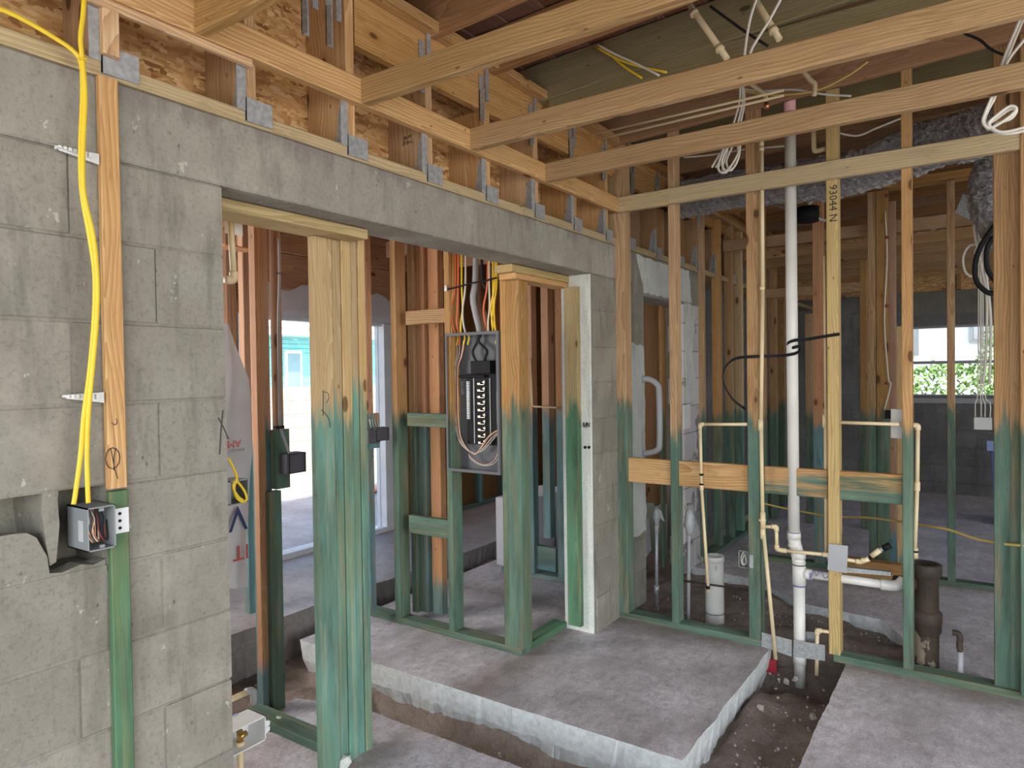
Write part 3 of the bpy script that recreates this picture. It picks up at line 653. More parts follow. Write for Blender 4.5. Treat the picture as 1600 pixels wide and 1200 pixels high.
# ================================================================== PARTITION BEHIND, FURTHER FRAMING
wb = struct('wall_back')
QX = 5.48
box('bottom_plate', (QX, -3, -.005), (QX+.09, 1.50, .032), M['stud'], wb, dye=2)
for px, w, m, dz in ((1271, .075, 'red', 1.06), (1357, .05, 'stud', 1.16), (1370, .075, 'stud', 1.16), (1480, .045, 'stud', 1.18), (1553, .05, 'stud', 1.1), (1186, .05, 'stud', 1.1)):
    studX(px, 700, QX, w, .06, .03, 2.72, m, wb, dz)
studX(1386, 700, QX+.12, .06, .04, .03, 2.66, 'red', wb, .3)
studX(1401, 700, QX-.25, .05, .04, .0, 1.75, 'whitewood' if 'whitewood' in M else 'pale', wb, .2)
box('top_plate', (QX-.03, -3, 2.73), (QX+.12, 1.78, 2.78), M['stud'], wb)
# furred wall beyond the pier
box('bottom_plate', (5.30, 1.74, 0), (8.6, 1.83, .037), M['stud'], wb, dye=2)
box('top_plate', (5.30, 1.74, 2.70), (8.6, 1.83, 2.737), M['stud'], wb)
for px, w, m in ((1100, .07, 'stud'), (1126, .045, 'stud'), (1145, .10, 'stud'), (1160, .05, 'pale'), (1201, .06, 'stud'), (1214, .1, 'stud'), (1226, .15, 'stud')):
    x = at(px, 600, Y=1.76).x; box('stud', (x, 1.76, .037), (x+.05, 1.83, 2.70), M[m], wb, dye=1.12)
# framed doorway further in
TX = 7.05
for px in (1203, 1258, 1344): studX(px, 600, TX, .06, .07, .0, 2.7 if px != 1258 else 2.0, 'stud', wb, 1.05)
z = at(1270, 461, X=TX).z
box('door_header', (TX-.01, at(1345, 455, X=TX).y, z), (TX+.06, at(1197, 455, X=TX).y, z+.09), M['pine'], wb)
# far block wall with window
wx = struct('wall_window'); wx.name = 'wall_front'
WX = 9.48; WY0, WY1, WZ0, WZ1 = -.75, .90, 1.11, 1.97
zt = 2.36
k = 0
while zt > 0:
    zb = zt-COURSE; y = -3.2+(.2 if k % 2 else 0)
    while y < 2.0:
        a, b = y, min(y+.406, 2.0)
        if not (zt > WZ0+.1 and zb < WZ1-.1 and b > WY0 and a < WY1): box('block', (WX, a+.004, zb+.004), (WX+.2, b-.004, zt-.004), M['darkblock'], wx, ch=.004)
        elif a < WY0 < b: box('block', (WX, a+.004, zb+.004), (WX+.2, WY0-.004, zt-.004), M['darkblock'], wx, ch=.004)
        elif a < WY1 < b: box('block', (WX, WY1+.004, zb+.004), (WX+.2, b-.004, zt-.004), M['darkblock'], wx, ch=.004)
        y += .406
    zt = zb; k += 1
MB().box((WX+.01, -3.2, 0), (WX+.19, WY0, 2.36)).box((WX+.01, WY1, 0), (WX+.19, 2.0, 2.36)).box((WX+.01, WY0, 0), (WX+.19, WY1, WZ0)).box((WX+.01, WY0, WZ1), (WX+.19, WY1, 2.36)).out('mortar', M['mortar'], wx)
box('sheathing', (WX+.02, -3.2, 2.36), (WX+.032, 2.0, 3.05), M['osb'], wx, ch=.001)
for y in (-2.2, -1.6, -1.0, -.4, .2, .8, 1.4): box('heel_board', (WX-.1, y, 2.36), (WX+.02, y+.04, 2.95), M['brownboard'], wx)
box('lintel', (WX-.004, WY0-.2, 2.09), (WX+.2, WY1+.2, 2.36), M['mortar'], wx)
win = tag(link('window_1', None, None, (WX, 0, WZ0)), None, None, None, 'structure')
for nm, p0, p1 in (('window_sill', (WX-.04, WY0, WZ0-.06), (WX+.1, WY1, WZ0)), ('window_frame', (WX+.05, WY0, WZ1-.04), (WX+.1, WY1, WZ1)), ('window_frame', (WX+.05, WY0, WZ0), (WX+.1, WY1, WZ0+.04)), ('window_frame', (WX+.05, WY0, WZ0), (WX+.1, WY0+.05, WZ1)), ('window_frame', (WX+.05, WY1-.05, WZ0), (WX+.1, WY1, WZ1)), ('meeting_rail', (WX+.04, WY0, 1.51), (WX+.09, WY1, 1.545))):
    box(nm, p0, p1, M['greypvc'], win)
for a, b in ((WZ0+.04, 1.51), (1.545, WZ1-.04)): MB().box((WX+.07, WY0+.05, a), (WX+.076, WY1-.05, b)).out('pane', M['glass'], win)
# side and rear shell, out of view
ws = struct('wall_side')
for k in range(12):
    z1 = 2.43-COURSE*k; z0 = max(z1-COURSE, -.02); x = -2.6-(.2 if k % 2 else 0)
    while x < 9.6:
        if not (-.6 < x+.2 < 2.4 and z0 > .18 and z0 < 1.98): box('block', (x+.004, -3.4, z0+.004), (x+.402, -3.2, z1-.004), M['block'], ws)
        x += .406
MB().box((-2.6, -3.39, 0), (-.7, -3.22, 2.43)).box((2.6, -3.39, 0), (9.6, -3.22, 2.43)).out('mortar', M['mortar'], ws)
# ================================================================== CEILING
ce = struct('ceiling')
JX = [-.75, -.14, .47, 1.078, 1.685, 2.295, 2.893]
for i, x in enumerate(JX): box('joist', (x, -3.15, 2.411), (x+.038, DX-.041, 2.499), M['joist'], ce, ch=.003)
rx = -1.947; i = 0
RZ = 2.853
while rx < 9.5:
    mm = 'green_rafter' if i in (12, 15) else 'rafter'
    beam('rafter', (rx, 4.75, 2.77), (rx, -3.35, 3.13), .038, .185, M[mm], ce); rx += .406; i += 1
y = -3.5
while y < 4.95:
    zz = 2.866+(4.75-y)*.0444
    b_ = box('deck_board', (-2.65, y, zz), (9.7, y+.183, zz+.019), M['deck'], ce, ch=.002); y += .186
JX2 = [5.75, 6.35, 6.95, 7.55, 8.15, 8.75]
for x in JX2:
    box('joist', (x, -3.15, 2.46 if x > 5 else 2.62), (x+.038, DX-.02, 2.55 if x > 5 else 2.71), M['stud' if x > 5 else 'rafter'], ce)
box('joist', (2.92, -3.15, 2.75), (2.958, DX-.05, 2.85), M['green_rafter'], ce)
for x in (1.2, 2.0, 2.8, 3.6, 4.4, 5.2, 6.0): box('joist', (x, 2.02, 2.50), (x+.038, FY, 2.64), M['red'], ce)
# ================================================================== ELECTRICAL PANEL
ep = thing('breaker_box', 'open grey breaker panel with exposed bus and wires, mounted between studs', 'electrical panel', (PX, 2.28, .94))
ey0, ey1, ez0, ez1 = 2.102, 2.463, .938, 1.700; ex0, ex1 = PX-.012, PX+.085
t_ = .003
MB().box((ex1-t_, ey0, ez0), (ex1, ey1, ez1)).box((ex0, ey0, ez0), (ex1-t_, ey0+t_, ez1)).box((ex0, ey1-t_, ez0), (ex1-t_, ey1, ez1)).box((ex0, ey0+t_, ez0), (ex1-t_, ey1-t_, ez0+t_)).box((ex0, ey0+t_, ez1-t_), (ex1-t_, ey1-t_, ez1)) \
    .box((ex0, ey0+t_, ez0+t_), (ex0+.002, ey0+.013, ez1-t_)).box((ex0, ey1-.013, ez0+t_), (ex0+.002, ey1-t_, ez1-t_)).box((ex0, ey0+.013, ez0+t_), (ex0+.002, ey1-.013, ez0+.016)).box((ex0, ey0+.013, ez1-.016), (ex0+.002, ey1-.013, ez1-t_)).out('enclosure', M['panelgrey'], ep)
bx = ex1-t_
bk_ = box('breaker_backplate', (bx-.018, 2.150, 1.085), (bx-.001, 2.375, 1.475), M['black'], ep)
box('main_lug_block', (bx-.055, 2.185, 1.475), (bx-.001, 2.315, 1.545), M['black'], ep)
box('neutral_cross_bar', (bx-.04, 2.235, 1.455), (bx-.025, 2.41, 1.468), M['black'], ep)
stabs = MB()
for k in range(10):
    z = 1.43-.036*k
    stabs.box((bx-.026, 2.240, z-.004), (bx-.018, 2.258, z+.002)); stabs.box((bx-.030, 2.243, z-.016), (bx-.026, 2.290, z-.013)); stabs.box((bx-.030, 2.243, z-.016), (bx-.026, 2.246, z+.008)); stabs.box((bx-.026, 2.276, z-.012), (bx-.018, 2.294, z-.006))

o = stabs.out('bus_stabs', M['bus'], ep)
for y in (2.208, 2.318): box('bus_rail', (bx-.024, y, 1.09), (bx-.018, y+.005, 1.45), M['galv'], ep)
nb = MB()
for k in range(24): nb.box((bx-.03, 2.350, 1.225+.0088*k), (bx-.018, 2.366, 1.2305+.0088*k))
nb.out('neutral_terminals', M['trim'], ep)
gb = MB()
for k in range(9): gb.box((bx-.022, 2.402, 1.36+.0088*k), (bx-.004, 2.412, 1.365+.0088*k))
gb.out('ground_bar', M['galv'], ep)
nb = MB()
for k in range(20): nb.box((bx-.03, 2.152, 1.205+.0088*k), (bx-.018, 2.162, 1.210+.0088*k))
nb.out('neutral_terminals', M['galv'], ep)
for k, (y0, yt) in enumerate(((2.275, 2.272), (2.235, 2.262))):
    tube('feeder', [(bx-.03, yt, 1.69), (bx-.035, yt+.01, 1.65), (bx-.04, y0+(-.02 if k else .035), 1.60), (bx-.045, y0+(-.012 if k else .02), 1.56), (bx-.04, y0, 1.53)], .0075, M['blackwire'], ep)
rw = random.Random(3)
ws_ = ['whitecable', 'blackwire', 'whitecable', 'redwire', 'blackwire', 'whitecable', 'copper']
for k in range(7):
    dy = .004*k; m_ = M[ws_[k]]
    tube('wire', [(bx-.03, 2.43-.012*k*.8, 1.66), (bx-.035, 2.425-dy*1.5, 1.58), (bx-.04, 2.44-dy, 1.50), (bx-.035, 2.447-dy, 1.35), (bx-.04, 2.44-dy, 1.20), (bx-.045, 2.41-dy, 1.10), (bx-.05, 2.33-dy, 1.045-.002*k), (bx-.045, 2.26, 1.05+.004*k), (bx-.04, 2.19+dy, 1.11+dy), (bx-.03, 2.155, 1.15+dy)], .0020, m_, ep, n=6)
for k in range(4):
    dy = .004*k
    tube('wire', [(bx-.03, 2.135, 1.66), (bx-.04, 2.133+dy*.4, 1.5), (bx-.035, 2.125+dy, 1.30), (bx-.045, 2.128+dy, 1.10), (bx-.05, 2.16+dy, 1.0+dy), (bx-.045, 2.25, .975+.5*dy), (bx-.05, 2.33, 1.01+dy), (bx-.04, 2.345, 1.06)], .0020, M[ws_[k]], ep, n=6)
for y, m_ in ((2.425, 'yellow'), (2.375, 'yellow'), (2.345, 'yellow'), (2.155, 'yellow'), (2.41, 'orange')):
    tube('cable_end', [(bx-.03, y, 1.705), (bx-.032, y-.004, 1.67), (bx-.036, y+.004, 1.635)], .0045, M[m_], ep, n=6)
# service conduit and branch cables above the panel
sv = tube('service_cable', [(3.02, 2.272, 1.695), (3.02, 2.275, 1.73), (3.02, 2.30, 1.82), (3.02, 2.312, 1.90), (3.03, 2.300, 2.02), (3.05, 2.30, 2.5)], .017, M['greycable'], None, n=12)
tag(sv, 'thick grey service cable dropping into the top of the breaker panel', 'cable')
cab = [(2.440, 'dullyellow', 'leftmost pale yellow cable entering the breaker panel from above'), (2.424, 'orange', 'left orange cable of the pair entering the breaker panel'), (2.402, 'orange', 'right orange cable of the pair entering the breaker panel'),
       (2.378, 'yellow', 'bright yellow cable left of the grey service cable above panel'), (2.352, 'whitecable', 'white cable bowing left of the grey service cable above panel'), (2.202, 'orange', 'single orange cable right of the grey service cable'),
       (2.190, 'whitecable', 'white cable just right of the single orange cable above panel'), (2.165, 'yellow', 'yellow cable in bunch at right end above panel, leftmost'), (2.152, 'yellow', 'yellow cable in bunch at right end above panel, middle'), (2.140, 'yellow', 'yellow cable in bunch at right end above panel, rightmost')]
for i, (y, m_, lb) in enumerate(cab):
    bow = .018*math.sin(i*1.7)
    tag(tube('electrical_cable', [(2.985+.01*(i % 3), y-.004, 1.698), (2.985, y+bow*.4, 1.76), (2.99, y+bow, 1.84), (2.99, y-.012, 1.965), (3.0, y-.01, 2.25), (3.02, y, 2.7)], .006, M[m_], None, flat=.7), lb, 'cable', 'branch cables feeding the breaker panel')
tag(tube('black_cable', [(2.99, 2.20, 1.93), (2.99, 2.225, 2.0), (3.0, 2.23, 2.3)], .008, M['blackwire'], None), 'short black cable leaning beside the grey service cable above panel', 'cable')
tag(tube('tie_wire', [(2.966, 2.452, 1.945), (2.968, 2.40, 1.95), (2.965, 2.35, 1.955), (2.967, 2.28, 1.965), (2.965, 2.2, 1.968), (2.968, 2.15, 1.975), (2.966, 2.112, 1.98)], .0045, M['black'], None), 'black twisted strap tying the panel cables to two studs', 'strap')
tag(box('strap_clip', (2.955, 2.445, 1.935), (2.966, 2.463, 1.965), M['galv']), 'small metal clip holding black strap left of panel cables', 'clip')
# ================================================================== LEFT JUNCTION BOX AND ITS CABLES
jb = thing('junction_box', 'open grey plastic junction box in broken block hole with copper wires inside', 'junction box', (.80, 1.76, 1.04))
jx0, jx1, jz0, jz1, jy0, jy1 = .772, .836, 1.068, 1.172, 1.745, 1.85
MB().box((jx0, jy0, jz0), (jx0+.003, jy1, jz1)).box((jx1-.003, jy0, jz0), (jx1, jy1, jz1)).box((jx0, jy0, jz0), (jx1, jy1, jz0+.003)).box((jx0, jy0, jz1-.003), (jx1, jy1, jz1)).box((jx0, jy1-.003, jz0), (jx1, jy1, jz1)).out('box_body', M['boxgrey'], jb)
box('rating_label', (jx0-.001, 1.768, 1.09), (jx0, 1.79, 1.14), M['label'], jb, ch=.0001)
for k, (m_, x) in enumerate((('whitecable', .785), ('copper', .80), ('whitecable', .797), ('redwire', .812), ('blackwire', .818), ('copper', .79))):
    tube('wire', [(x, 1.80, 1.168), (x+.004*(-1)**k, 1.775, 1.14), (x-.006, 1.765, 1.11), (x+.008, 1.768, 1.085), (x+.014, 1.78, 1.10+.008*k)], .0016, M[m_], jb, n=5)
for x in (.80,):
    for z in (jz0+.008, jz1-.008): box('screw_tab', (x, jy0, z-.004), (x+.01, jy0+.006, z+.004), M['boxgrey'], jb)
br = thing('mounting_bracket', 'white punched metal bracket fixing the junction box to the furring strip', 'bracket', (.86, DX-.03, 1.1))
MB().box((.838, DX-.026, 1.093), (.882, DX-.0225, 1.155)).out('plate', M['trim'], br)
for z in (1.106, 1.124, 1.142): MB().tube([(.860, DX-.0275, z), (.860, DX-.0255, z)], .004, 10).out('screw_hole', M['blackwire'], br)
for i, (zpy, zx0, zx1) in enumerate(((245, 86, 155), (626, 98, 163))):
    a, b = at(zx0, zpy-8, Y=DX-.02), at(zx1, zpy+4, Y=DX-.02); mb = MB(); z = (a.z+b.z)/2
    mb.poly([(a.x, DX-.02, z+.012), (a.x+.01, DX-.02, z+.003), (b.x, DX-.02, z-.010), (b.x, DX-.02, z+.016)], (0, .004, 0))
    for k in range(7): mb.box((a.x+.004+k*.011, DX-.030, z+.006-.001*k), (a.x+.010+k*.011, DX-.006, z+.012))
    tag(mb.out('cable_stacker', M['white'], None, a), ('upper' if i == 0 else 'lower')+' white notched cable spacer nailed beside the furring strip', 'cable spacer')
CY = 1.745
yA = pxs([(-30, 5), (10, 18), (50, 38), (90, 62), (115, 80), (127, 100), (129, 150), (126, 230), (128, 300), (140, 370), (148, 430), (147, 500), (140, 580), (131, 650), (126, 710), (118, 770), (115, 788)], Y=CY)
yB = pxs([(133, -30), (130, 20), (126, 60), (129, 95), (133, 150), (130, 230), (131, 300), (146, 370), (152, 435), (151, 500), (144, 580), (138, 650), (136, 710), (137, 760), (138, 786)], Y=CY-.004)
tag(tube('yellow_cable', yA, .0058, M['yellow'], None, n=10, flat=.55), 'yellow cable coming in from the left edge, down to junction box', 'cable')
tag(tube('yellow_cable', yB, .0058, M['yellow'], None, n=10, flat=.55), 'yellow cable dropping from the ceiling along furring strip to junction box', 'cable')
tie = MB().tube(pxs([(122, 91), (135, 92)], Y=CY-.009), .0022, 6).out('staple', M['yellow'], None, at(128, 91, Y=CY)); tag(tie, 'small yellow tie binding two yellow cables near the wall top', 'tie')
# ================================================================== SECOND BOX AT THE OPENING, WASHER BOX
p = at(360, 790, Y=2.06); q = at(388, 748, Y=2.06)
ob = thing('outlet_box', 'dark outlet box with looped yellow cable at edge of block wall', 'outlet box', p)
MB().box((p.x, 2.14, p.z), (q.x, 2.143, q.z)).box((p.x, 2.06, p.z), (p.x+.003, 2.14, q.z)).box((q.x-.003, 2.06, p.z), (q.x, 2.14, q.z)).box((p.x, 2.06, p.z), (q.x, 2.14, p.z+.003)).box((p.x, 2.06, q.z-.003), (q.x, 2.14, q.z)).out('box_body', M['boxgrey'], ob)
tube('cable_loop', pxs([(357, 716), (364, 730), (370, 746), (366, 760), (368, 775), (378, 784), (385, 780), (382, 768), (373, 755), (367, 752), (364, 762), (372, 776), (380, 782)], Y=2.062), .0045, M['yellow'], ob, n=8)
pw = [(352, 505), (372, 530), (385, 570), (388, 640), (389, 760), (388, 860), (386, 912), (372, 918), (352, 925)]
wv = pxs(pw, Y=2.62); v = []; f = []
hw = link('house_wrap_sheet', None, None, (wv[0].x, 2.6, .0)); tag(hw, 'loose grey white house wrap sheet with red and navy print behind wall edge', 'house wrap')
rows = 14
for i in range(rows+1):
    py = 505+(918-505)*i/rows; xr = 352+min(37, 9+(py-505)*.33 if py < 590 else 37); xl = 330
    for j in range(7):
        P = at(xl+(xr-xl)*j/6, py+ (6-j)*0, Y=2.62); v.append((P.x, 2.62+.02*math.sin(j*1.3+i*.5)+.02*mnoise.noise(Vector((i*.4, j*.5, 0))), P.z))
for i in range(rows):
    for j in range(6): f.append((i*7+j, i*7+j+1, (i+1)*7+j+1, (i+1)*7+j))
me_v = v+[(a, b+.002, c) for a, b, c in v]; n0 = len(v)
f2_ = f+[tuple(n0+k for k in reversed(q_)) for q_ in f]
mesh('sheet', me_v, f2_, M['wrap'], hw, smooth=True)
ro = (math.pi/2, 0, 0)
Pt = at(366, 693, Y=2.585); text('red_lettering', 'AM', .045, Pt, (math.pi/2, math.pi, 0), M['inkred'], hw)
Pt = at(370, 703, Y=2.585); text('grey_lettering', '844-003', .022, Pt, (math.pi/2, math.pi, 0), M['boxgrey'], hw)
for k in range(4): MB().box((at(362, 700, Y=2.58).x, 2.583, at(362, 709+k*5, Y=2.58).z), (at(384, 700, Y=2.58).x, 2.585, at(362, 710+k*5, Y=2.58).z)).out('fine_print', M['label'], hw)
Pt = at(372, 808, Y=2.585); text('navy_lettering', 'V', .15, Pt, (math.pi/2, math.pi, 0), M['inkblue'], hw)
Pt = at(377, 862, Y=2.585); text('red_lettering', 'IT', .09, Pt, (math.pi/2, math.pi, 0), M['inkred'], hw)
# grey switch boxes hanging on studs beyond
def wbox(px0, py0, px1, py1, Y, d, label):
    a, b = at(px0, py1, Y=Y), at(px1, py0, Y=Y); t = thing('switch_box', label, 'electrical box', (a.x, Y, a.z))
    MB().box((a.x, Y, a.z), (b.x, Y+d, a.z+.004)).box((a.x, Y, b.z-.004), (b.x, Y+d, b.z)).box((a.x, Y, a.z+.004), (a.x+.004, Y+d, b.z-.004)).box((b.x-.004, Y, a.z+.004), (b.x, Y+d, b.z-.004)).box((a.x+.004, Y+.01, a.z+.004), (b.x-.004, Y+.014, b.z-.004)).out('box_body', M['shaded_box'], t)
    return t
t = wbox(452, 706, 478, 741, 2.50, .07, 'grey switch box on green block beside the reddish double stud')
box('nail_flange', at(450, 741, Y=2.50)-Vector((.002, 0, 0)), at(454, 706, Y=2.575), M['shaded_box'], t)
tag(tube('white_cable', pxs([(436, 372), (437, 430), (435, 500), (436, 580), (437, 640), (438, 665), (446, 690), (452, 708)], Y=2.50), .006, M['greycable'], None, n=8), 'grey cable stapled down the reddish stud to the switch box', 'cable')
for py in (426, 666): tag(MB().box(at(432, py, Y=2.49), at(440, py+3, Y=2.51)).out('cable_staple', M['blackwire'], None, at(436, py, Y=2.5)), ('upper' if py < 500 else 'lower')+' dark staple over the grey cable on reddish stud', 'staple')
t = wbox(588, 667, 608, 690, 2.9, .06, 'small grey device box bracketed behind the pale post, facing patio door')
MB().box(at(576, 694, Y=2.9), at(588, 670, Y=2.93)).out('bracket', M['shaded_box'], t)
for k in range(4): tube('wire', [at(577+4*k, 655, Y=2.93), at(580+4*k, 668, Y=2.93)], .003, M['whitecable'], t, straight=True, n=6)
studY(575, 700, 2.95, .05, .05, .085, 2.7, 'red', wm, 1.2)
box('mounting_block', at(574, 702, Y=2.94), at(587, 645, Y=2.97), M['red'], wm, dye=1.25)
# cream pipe bend near the top left of the opening
pb = thing('cream_pipe_elbow', 'cream pipe with elbow hanging in front of white plate under header', 'pipe', at(360, 335, Y=2.12))
tube('pipe', pxs([(360, 336), (365, 432)], Y=2.12), .011, M['cpvc'], pb, straight=True, n=12)
tube('elbow', pxs([(365, 424), (365, 434), (361, 438), (352, 436)], Y=2.12), .0145, M['cpvc'], pb, n=12, k=4)
tag(box('white_plate', at(352, 364, Y=2.16), at(378, 338, Y=2.164), M['white'], None), 'white square metal plate behind the cream pipe under header', 'plate')
# washer outlet box
a = at(366, 1182, Y=2.06); b = at(415, 1118, Y=2.06)
wo = thing('washer_outlet_box', 'white plastic washer outlet box with brass valve at foot of wall', 'outlet box', a)
x0_, x1_, z0_, z1_ = a.x-.06, b.x, a.z, b.z
MB().box((x0_, 2.06, z1_-.004), (x1_, 2.16, z1_)).box((x0_, 2.06, z0_), (x1_, 2.16, z0_+.004)).box((x1_-.004, 2.06, z0_), (x1_, 2.16, z1_)).box((x0_, 2.155, z0_), (x1_, 2.16, z1_)).box((x0_, 2.06, z0_), (x0_+.004, 2.16, z1_)).out('box_body', M['white'], wo)
for z in (z0_+.03, z1_-.035): MB().poly([(x1_-.002, 2.062, z-.012), (x1_+.018, 2.062, z-.004), (x1_+.018, 2.062, z+.008), (x1_-.002, 2.062, z+.016)], (0, .003, 0)).out('nail_ear', M['white'], wo)
vz = z0_+.004; vx = at(375, 1165, Y=2.10).x
cyl('valve_body', (vx, 2.10, vz), (vx, 2.10, vz+.05), .011, M['brass'], wo); cyl('valve_handle', (vx-.015, 2.085, vz+.035), (vx+.015, 2.085, vz+.04), .010, M['brass'], wo)
cyl('valve_collar', (vx, 2.10, vz-.003), (vx, 2.10, vz+.014), .016, M['cpvc'], wo); cyl('supply_pipe', (vx, 2.10, z0_-.16), (vx, 2.10, z0_), .011, M['cpvc'], wo)
box('blue_label', (vx+.012, 2.150, vz+.045), (vx+.026, 2.154, vz+.085), simple('blue_label', (.35, .45, .75)), wo, ch=.0005)
sp_ = thing('cream_stub_pipe', 'cream pipe with elbow poking out at base behind block wall', 'pipe', at(365, 1095, Y=2.5))
tube('pipe', [at(352, 1097, Y=2.5), at(386, 1082, Y=2.5)], .012, M['cpvc'], sp_, straight=True, n=10)
tube('elbow', pxs([(384, 1081), (393, 1079), (396, 1083), (397, 1100)], Y=2.5), .0145, M['greypvc'], sp_, n=10, k=4)
# ================================================================== PLUMBING IN THE RIGHT WALL
XP = RX+.045
def vz_(px, py, X): return at(px, py, X=X)
vs = thing('vent_stack', 'tall white PVC drain stack with wye fitting standing in the wall trench', 'drain pipe', at(1243, 1040, X=XP))
P_ = at(1239, 600, X=XP); sy = P_.y
zt_, zk = 2.55, at(1242, 832, X=XP).z
cyl('upper_pipe', (XP, sy, zk), (XP, sy+.006, at(1239, 175, X=XP).z), .0285, M['pvc'], vs, 24)
def coup(z0, z1, y, r=.034, m='pvc', nm='coupling', X=XP, par=None): return cyl(nm, (X, y, z0), (X, y, z1), r, M[m], par or vs, 24)
coup(zk-.035, zk+.008, sy, .034); 
tube('offset_bend', [(XP, sy, zk-.02), (XP, sy-.002, zk-.05), (XP, sy-.014, zk-.10), (XP, sy-.022, zk-.15), (XP, sy-.024, zk-.175)], .032, M['pvc'], vs, n=20)
coup(zk-.075, zk-.058, sy-.004, .0345)
yl = sy-.024
zj = at(1244, 866, X=XP).z
coup(zj-.02, zj+.02, yl, .034); coup(zj-.0535, zj-.049, yl, .0345, 'blackwire', 'seam_ring')
zw0, zw1 = at(1245, 915, X=XP).z, at(1245, 876, X=XP).z
coup(zw0, zw1, yl, .033, nm='wye_fitting'); coup(zw0+.001, zw0+.008, yl, .0342, 'purple', 'primer_ring')
coup(zk+.001, zk+.005, sy, .0347, 'purple', 'primer_ring')
cyl('lower_pipe', (XP, yl, at(1246, 1030, X=XP).z-.14), (XP, yl, zw0+.01), .0285, M['pvc'], vs, 24)
coup(at(1246, 1036, X=XP).z, at(1246, 1012, X=XP).z, yl, .0325)
zb_ = at(1256, 896, X=XP).z; ye = at(1394, 908, X=XP+.05).y
cyl('branch_hub', (XP, yl-.025, zb_), (XP, yl-.062, zb_-.001), .027, M['pvc'], vs, 20)
cyl('branch_pipe', (XP, yl-.05, zb_), (XP+.05, ye, zb_-.012), .0215, M['pvc'], vs, 20)
tube('branch_elbow', [(XP+.045, ye+.05, zb_-.011), (XP+.05, ye, zb_-.012), (XP+.06, ye-.03, zb_-.004), (XP+.075, ye-.05, zb_+.02)], .027, M['pvc'], vs, n=18)
stroke('purple_mark', spline(pxs([(1306-40, 905), (1272, 893), (1276, 900), (1282, 892), (1288, 903), (1296, 899)], X=XP-.026)), vs, .002, M['purple'])
stroke('purple_mark', pxs([(1266, 895), (1266, 906)], X=XP-.028), vs, .003, M['purple'])
# pink upper pipe
tag(cyl('pink_vent_pipe', (XP, sy+.006, at(1239, 175, X=XP).z+.002), (XP, sy+.006, 3.02), .029, M['pinkpvc'], None, 20), 'pink PVC vent pipe rising between ceiling joists above the stack', 'vent pipe')
# cpvc runs
def pipe_run(parent, pts, X, r=.009, fit=True, m='cpvc'):
    P = pxs(pts, X=X) if not isinstance(pts[0], Vector) else pts
    for i in range(len(P)-1): cyl('pipe', P[i], P[i+1], r, M[m], parent, 12)
    if fit:
        for i in range(1, len(P)-1):
            a_ = (P[i-1]-P[i]).normalized(); b2_ = (P[i+1]-P[i]).normalized()
            tube('elbow', [P[i]+a_*.022, P[i]+a_*.004, P[i]+(a_+b2_)*.002, P[i]+b2_*.004, P[i]+b2_*.022], r*1.38, M[m], parent, k=3, n=12)
def band(parent, px, py0, py1, X, r=.0125, m='cpvc', nm='coupling'):
    a_, b2_ = at(px, py1, X=X), at(px, py0, X=X); return cyl(nm, (X, a_.y, a_.z), (X, a_.y, b2_.z), r, M[m], parent, 12)
X1 = RX-.012
r1 = thing('supply_riser', 'tall cream supply pipe from ceiling down beside green stud to trench', 'pipe', at(1205, 1030, X=X1))
for a_, b2_ in (((1190, 218), (1192, 450)), ((1192, 450), (1189, 660)), ((1189, 660), (1192, 830)), ((1193, 830), (1212, 1030))): cyl('pipe', at(*a_, X=X1), at(*b2_, X=X1), .0098, M['cpvc'], r1, 14)
tube('top_elbow', pxs([(1176, 216), (1188, 218), (1190, 228)], X=X1), .0125, M['cpvc'], r1)
for px, a_, b2_ in ((1191, 447, 453), (1188.5, 655, 673), (1192, 800, 826), (1192, 826, 842), (1190, 230, 236)): band(r1, px, a_, b2_, X1, .0135)
band(r1, 1191, 811, 814, X1, .019, 'cpvc', 'pipe_strap')
pipe_run(r1, [(1195, 823), (1213, 823), (1214, 858), (1222, 860), (1293, 867), (1296, 870), (1345, 878), (1350, 874)], X1)
r2 = thing('sink_supply', 'short cream supply pipe loop with black clips over the tan blocking, left', 'pipe', at(1105, 915, X=X1))
pipe_run(r2, [(1167, 663), (1094, 663), (1096, 760), (1107, 925)], X1, .0085)
for py in (740, 755): band(r2, 1096, py, py+3, X1, .012, 'black', 'pipe_clip')
band(r2, 1106, 915, 920, X1, .012, 'black', 'pipe_clip')
r3 = thing('supply_loop', 'cream supply pipe crossing right studs and dropping to black iron pipe', 'pipe', at(1430, 870, X=X1+.09))
pipe_run(r3, [(1311, 660), (1405, 663)], X1+.02, .0085); pipe_run(r3, [(1405, 663), (1434, 665), (1433, 760), (1429, 868)], X1+.10, .0095)
band(r3, 1430, 856, 872, X1+.10, .013); band(r3, 1430, 860, 863, X1+.10, .0145, 'black', 'pipe_clip')
r4 = thing('rear_riser', 'thin cream riser behind the yellow treated stud with writing', 'pipe', at(1290, 860, X=XP+.03))
cyl('pipe', at(1291, 870, X=XP+.03), at(1290, 640, X=XP+.03), .009, M['cpvc'], r4); cyl('pipe', at(1290, 640, X=XP+.03), at(1288, 400, X=XP+.03), .006, M['cpvc'], r4)
band(r4, 1289, 648, 668, XP+.03, .012)
r5 = thing('lower_stub', 'short cream pipe hook rising from trench beside the nail plates', 'pipe', at(1276, 1055, X=RX+.01))
pipe_run(r5, [(1300, 988), (1277, 985), (1276, 1055)], RX+.01, .009)
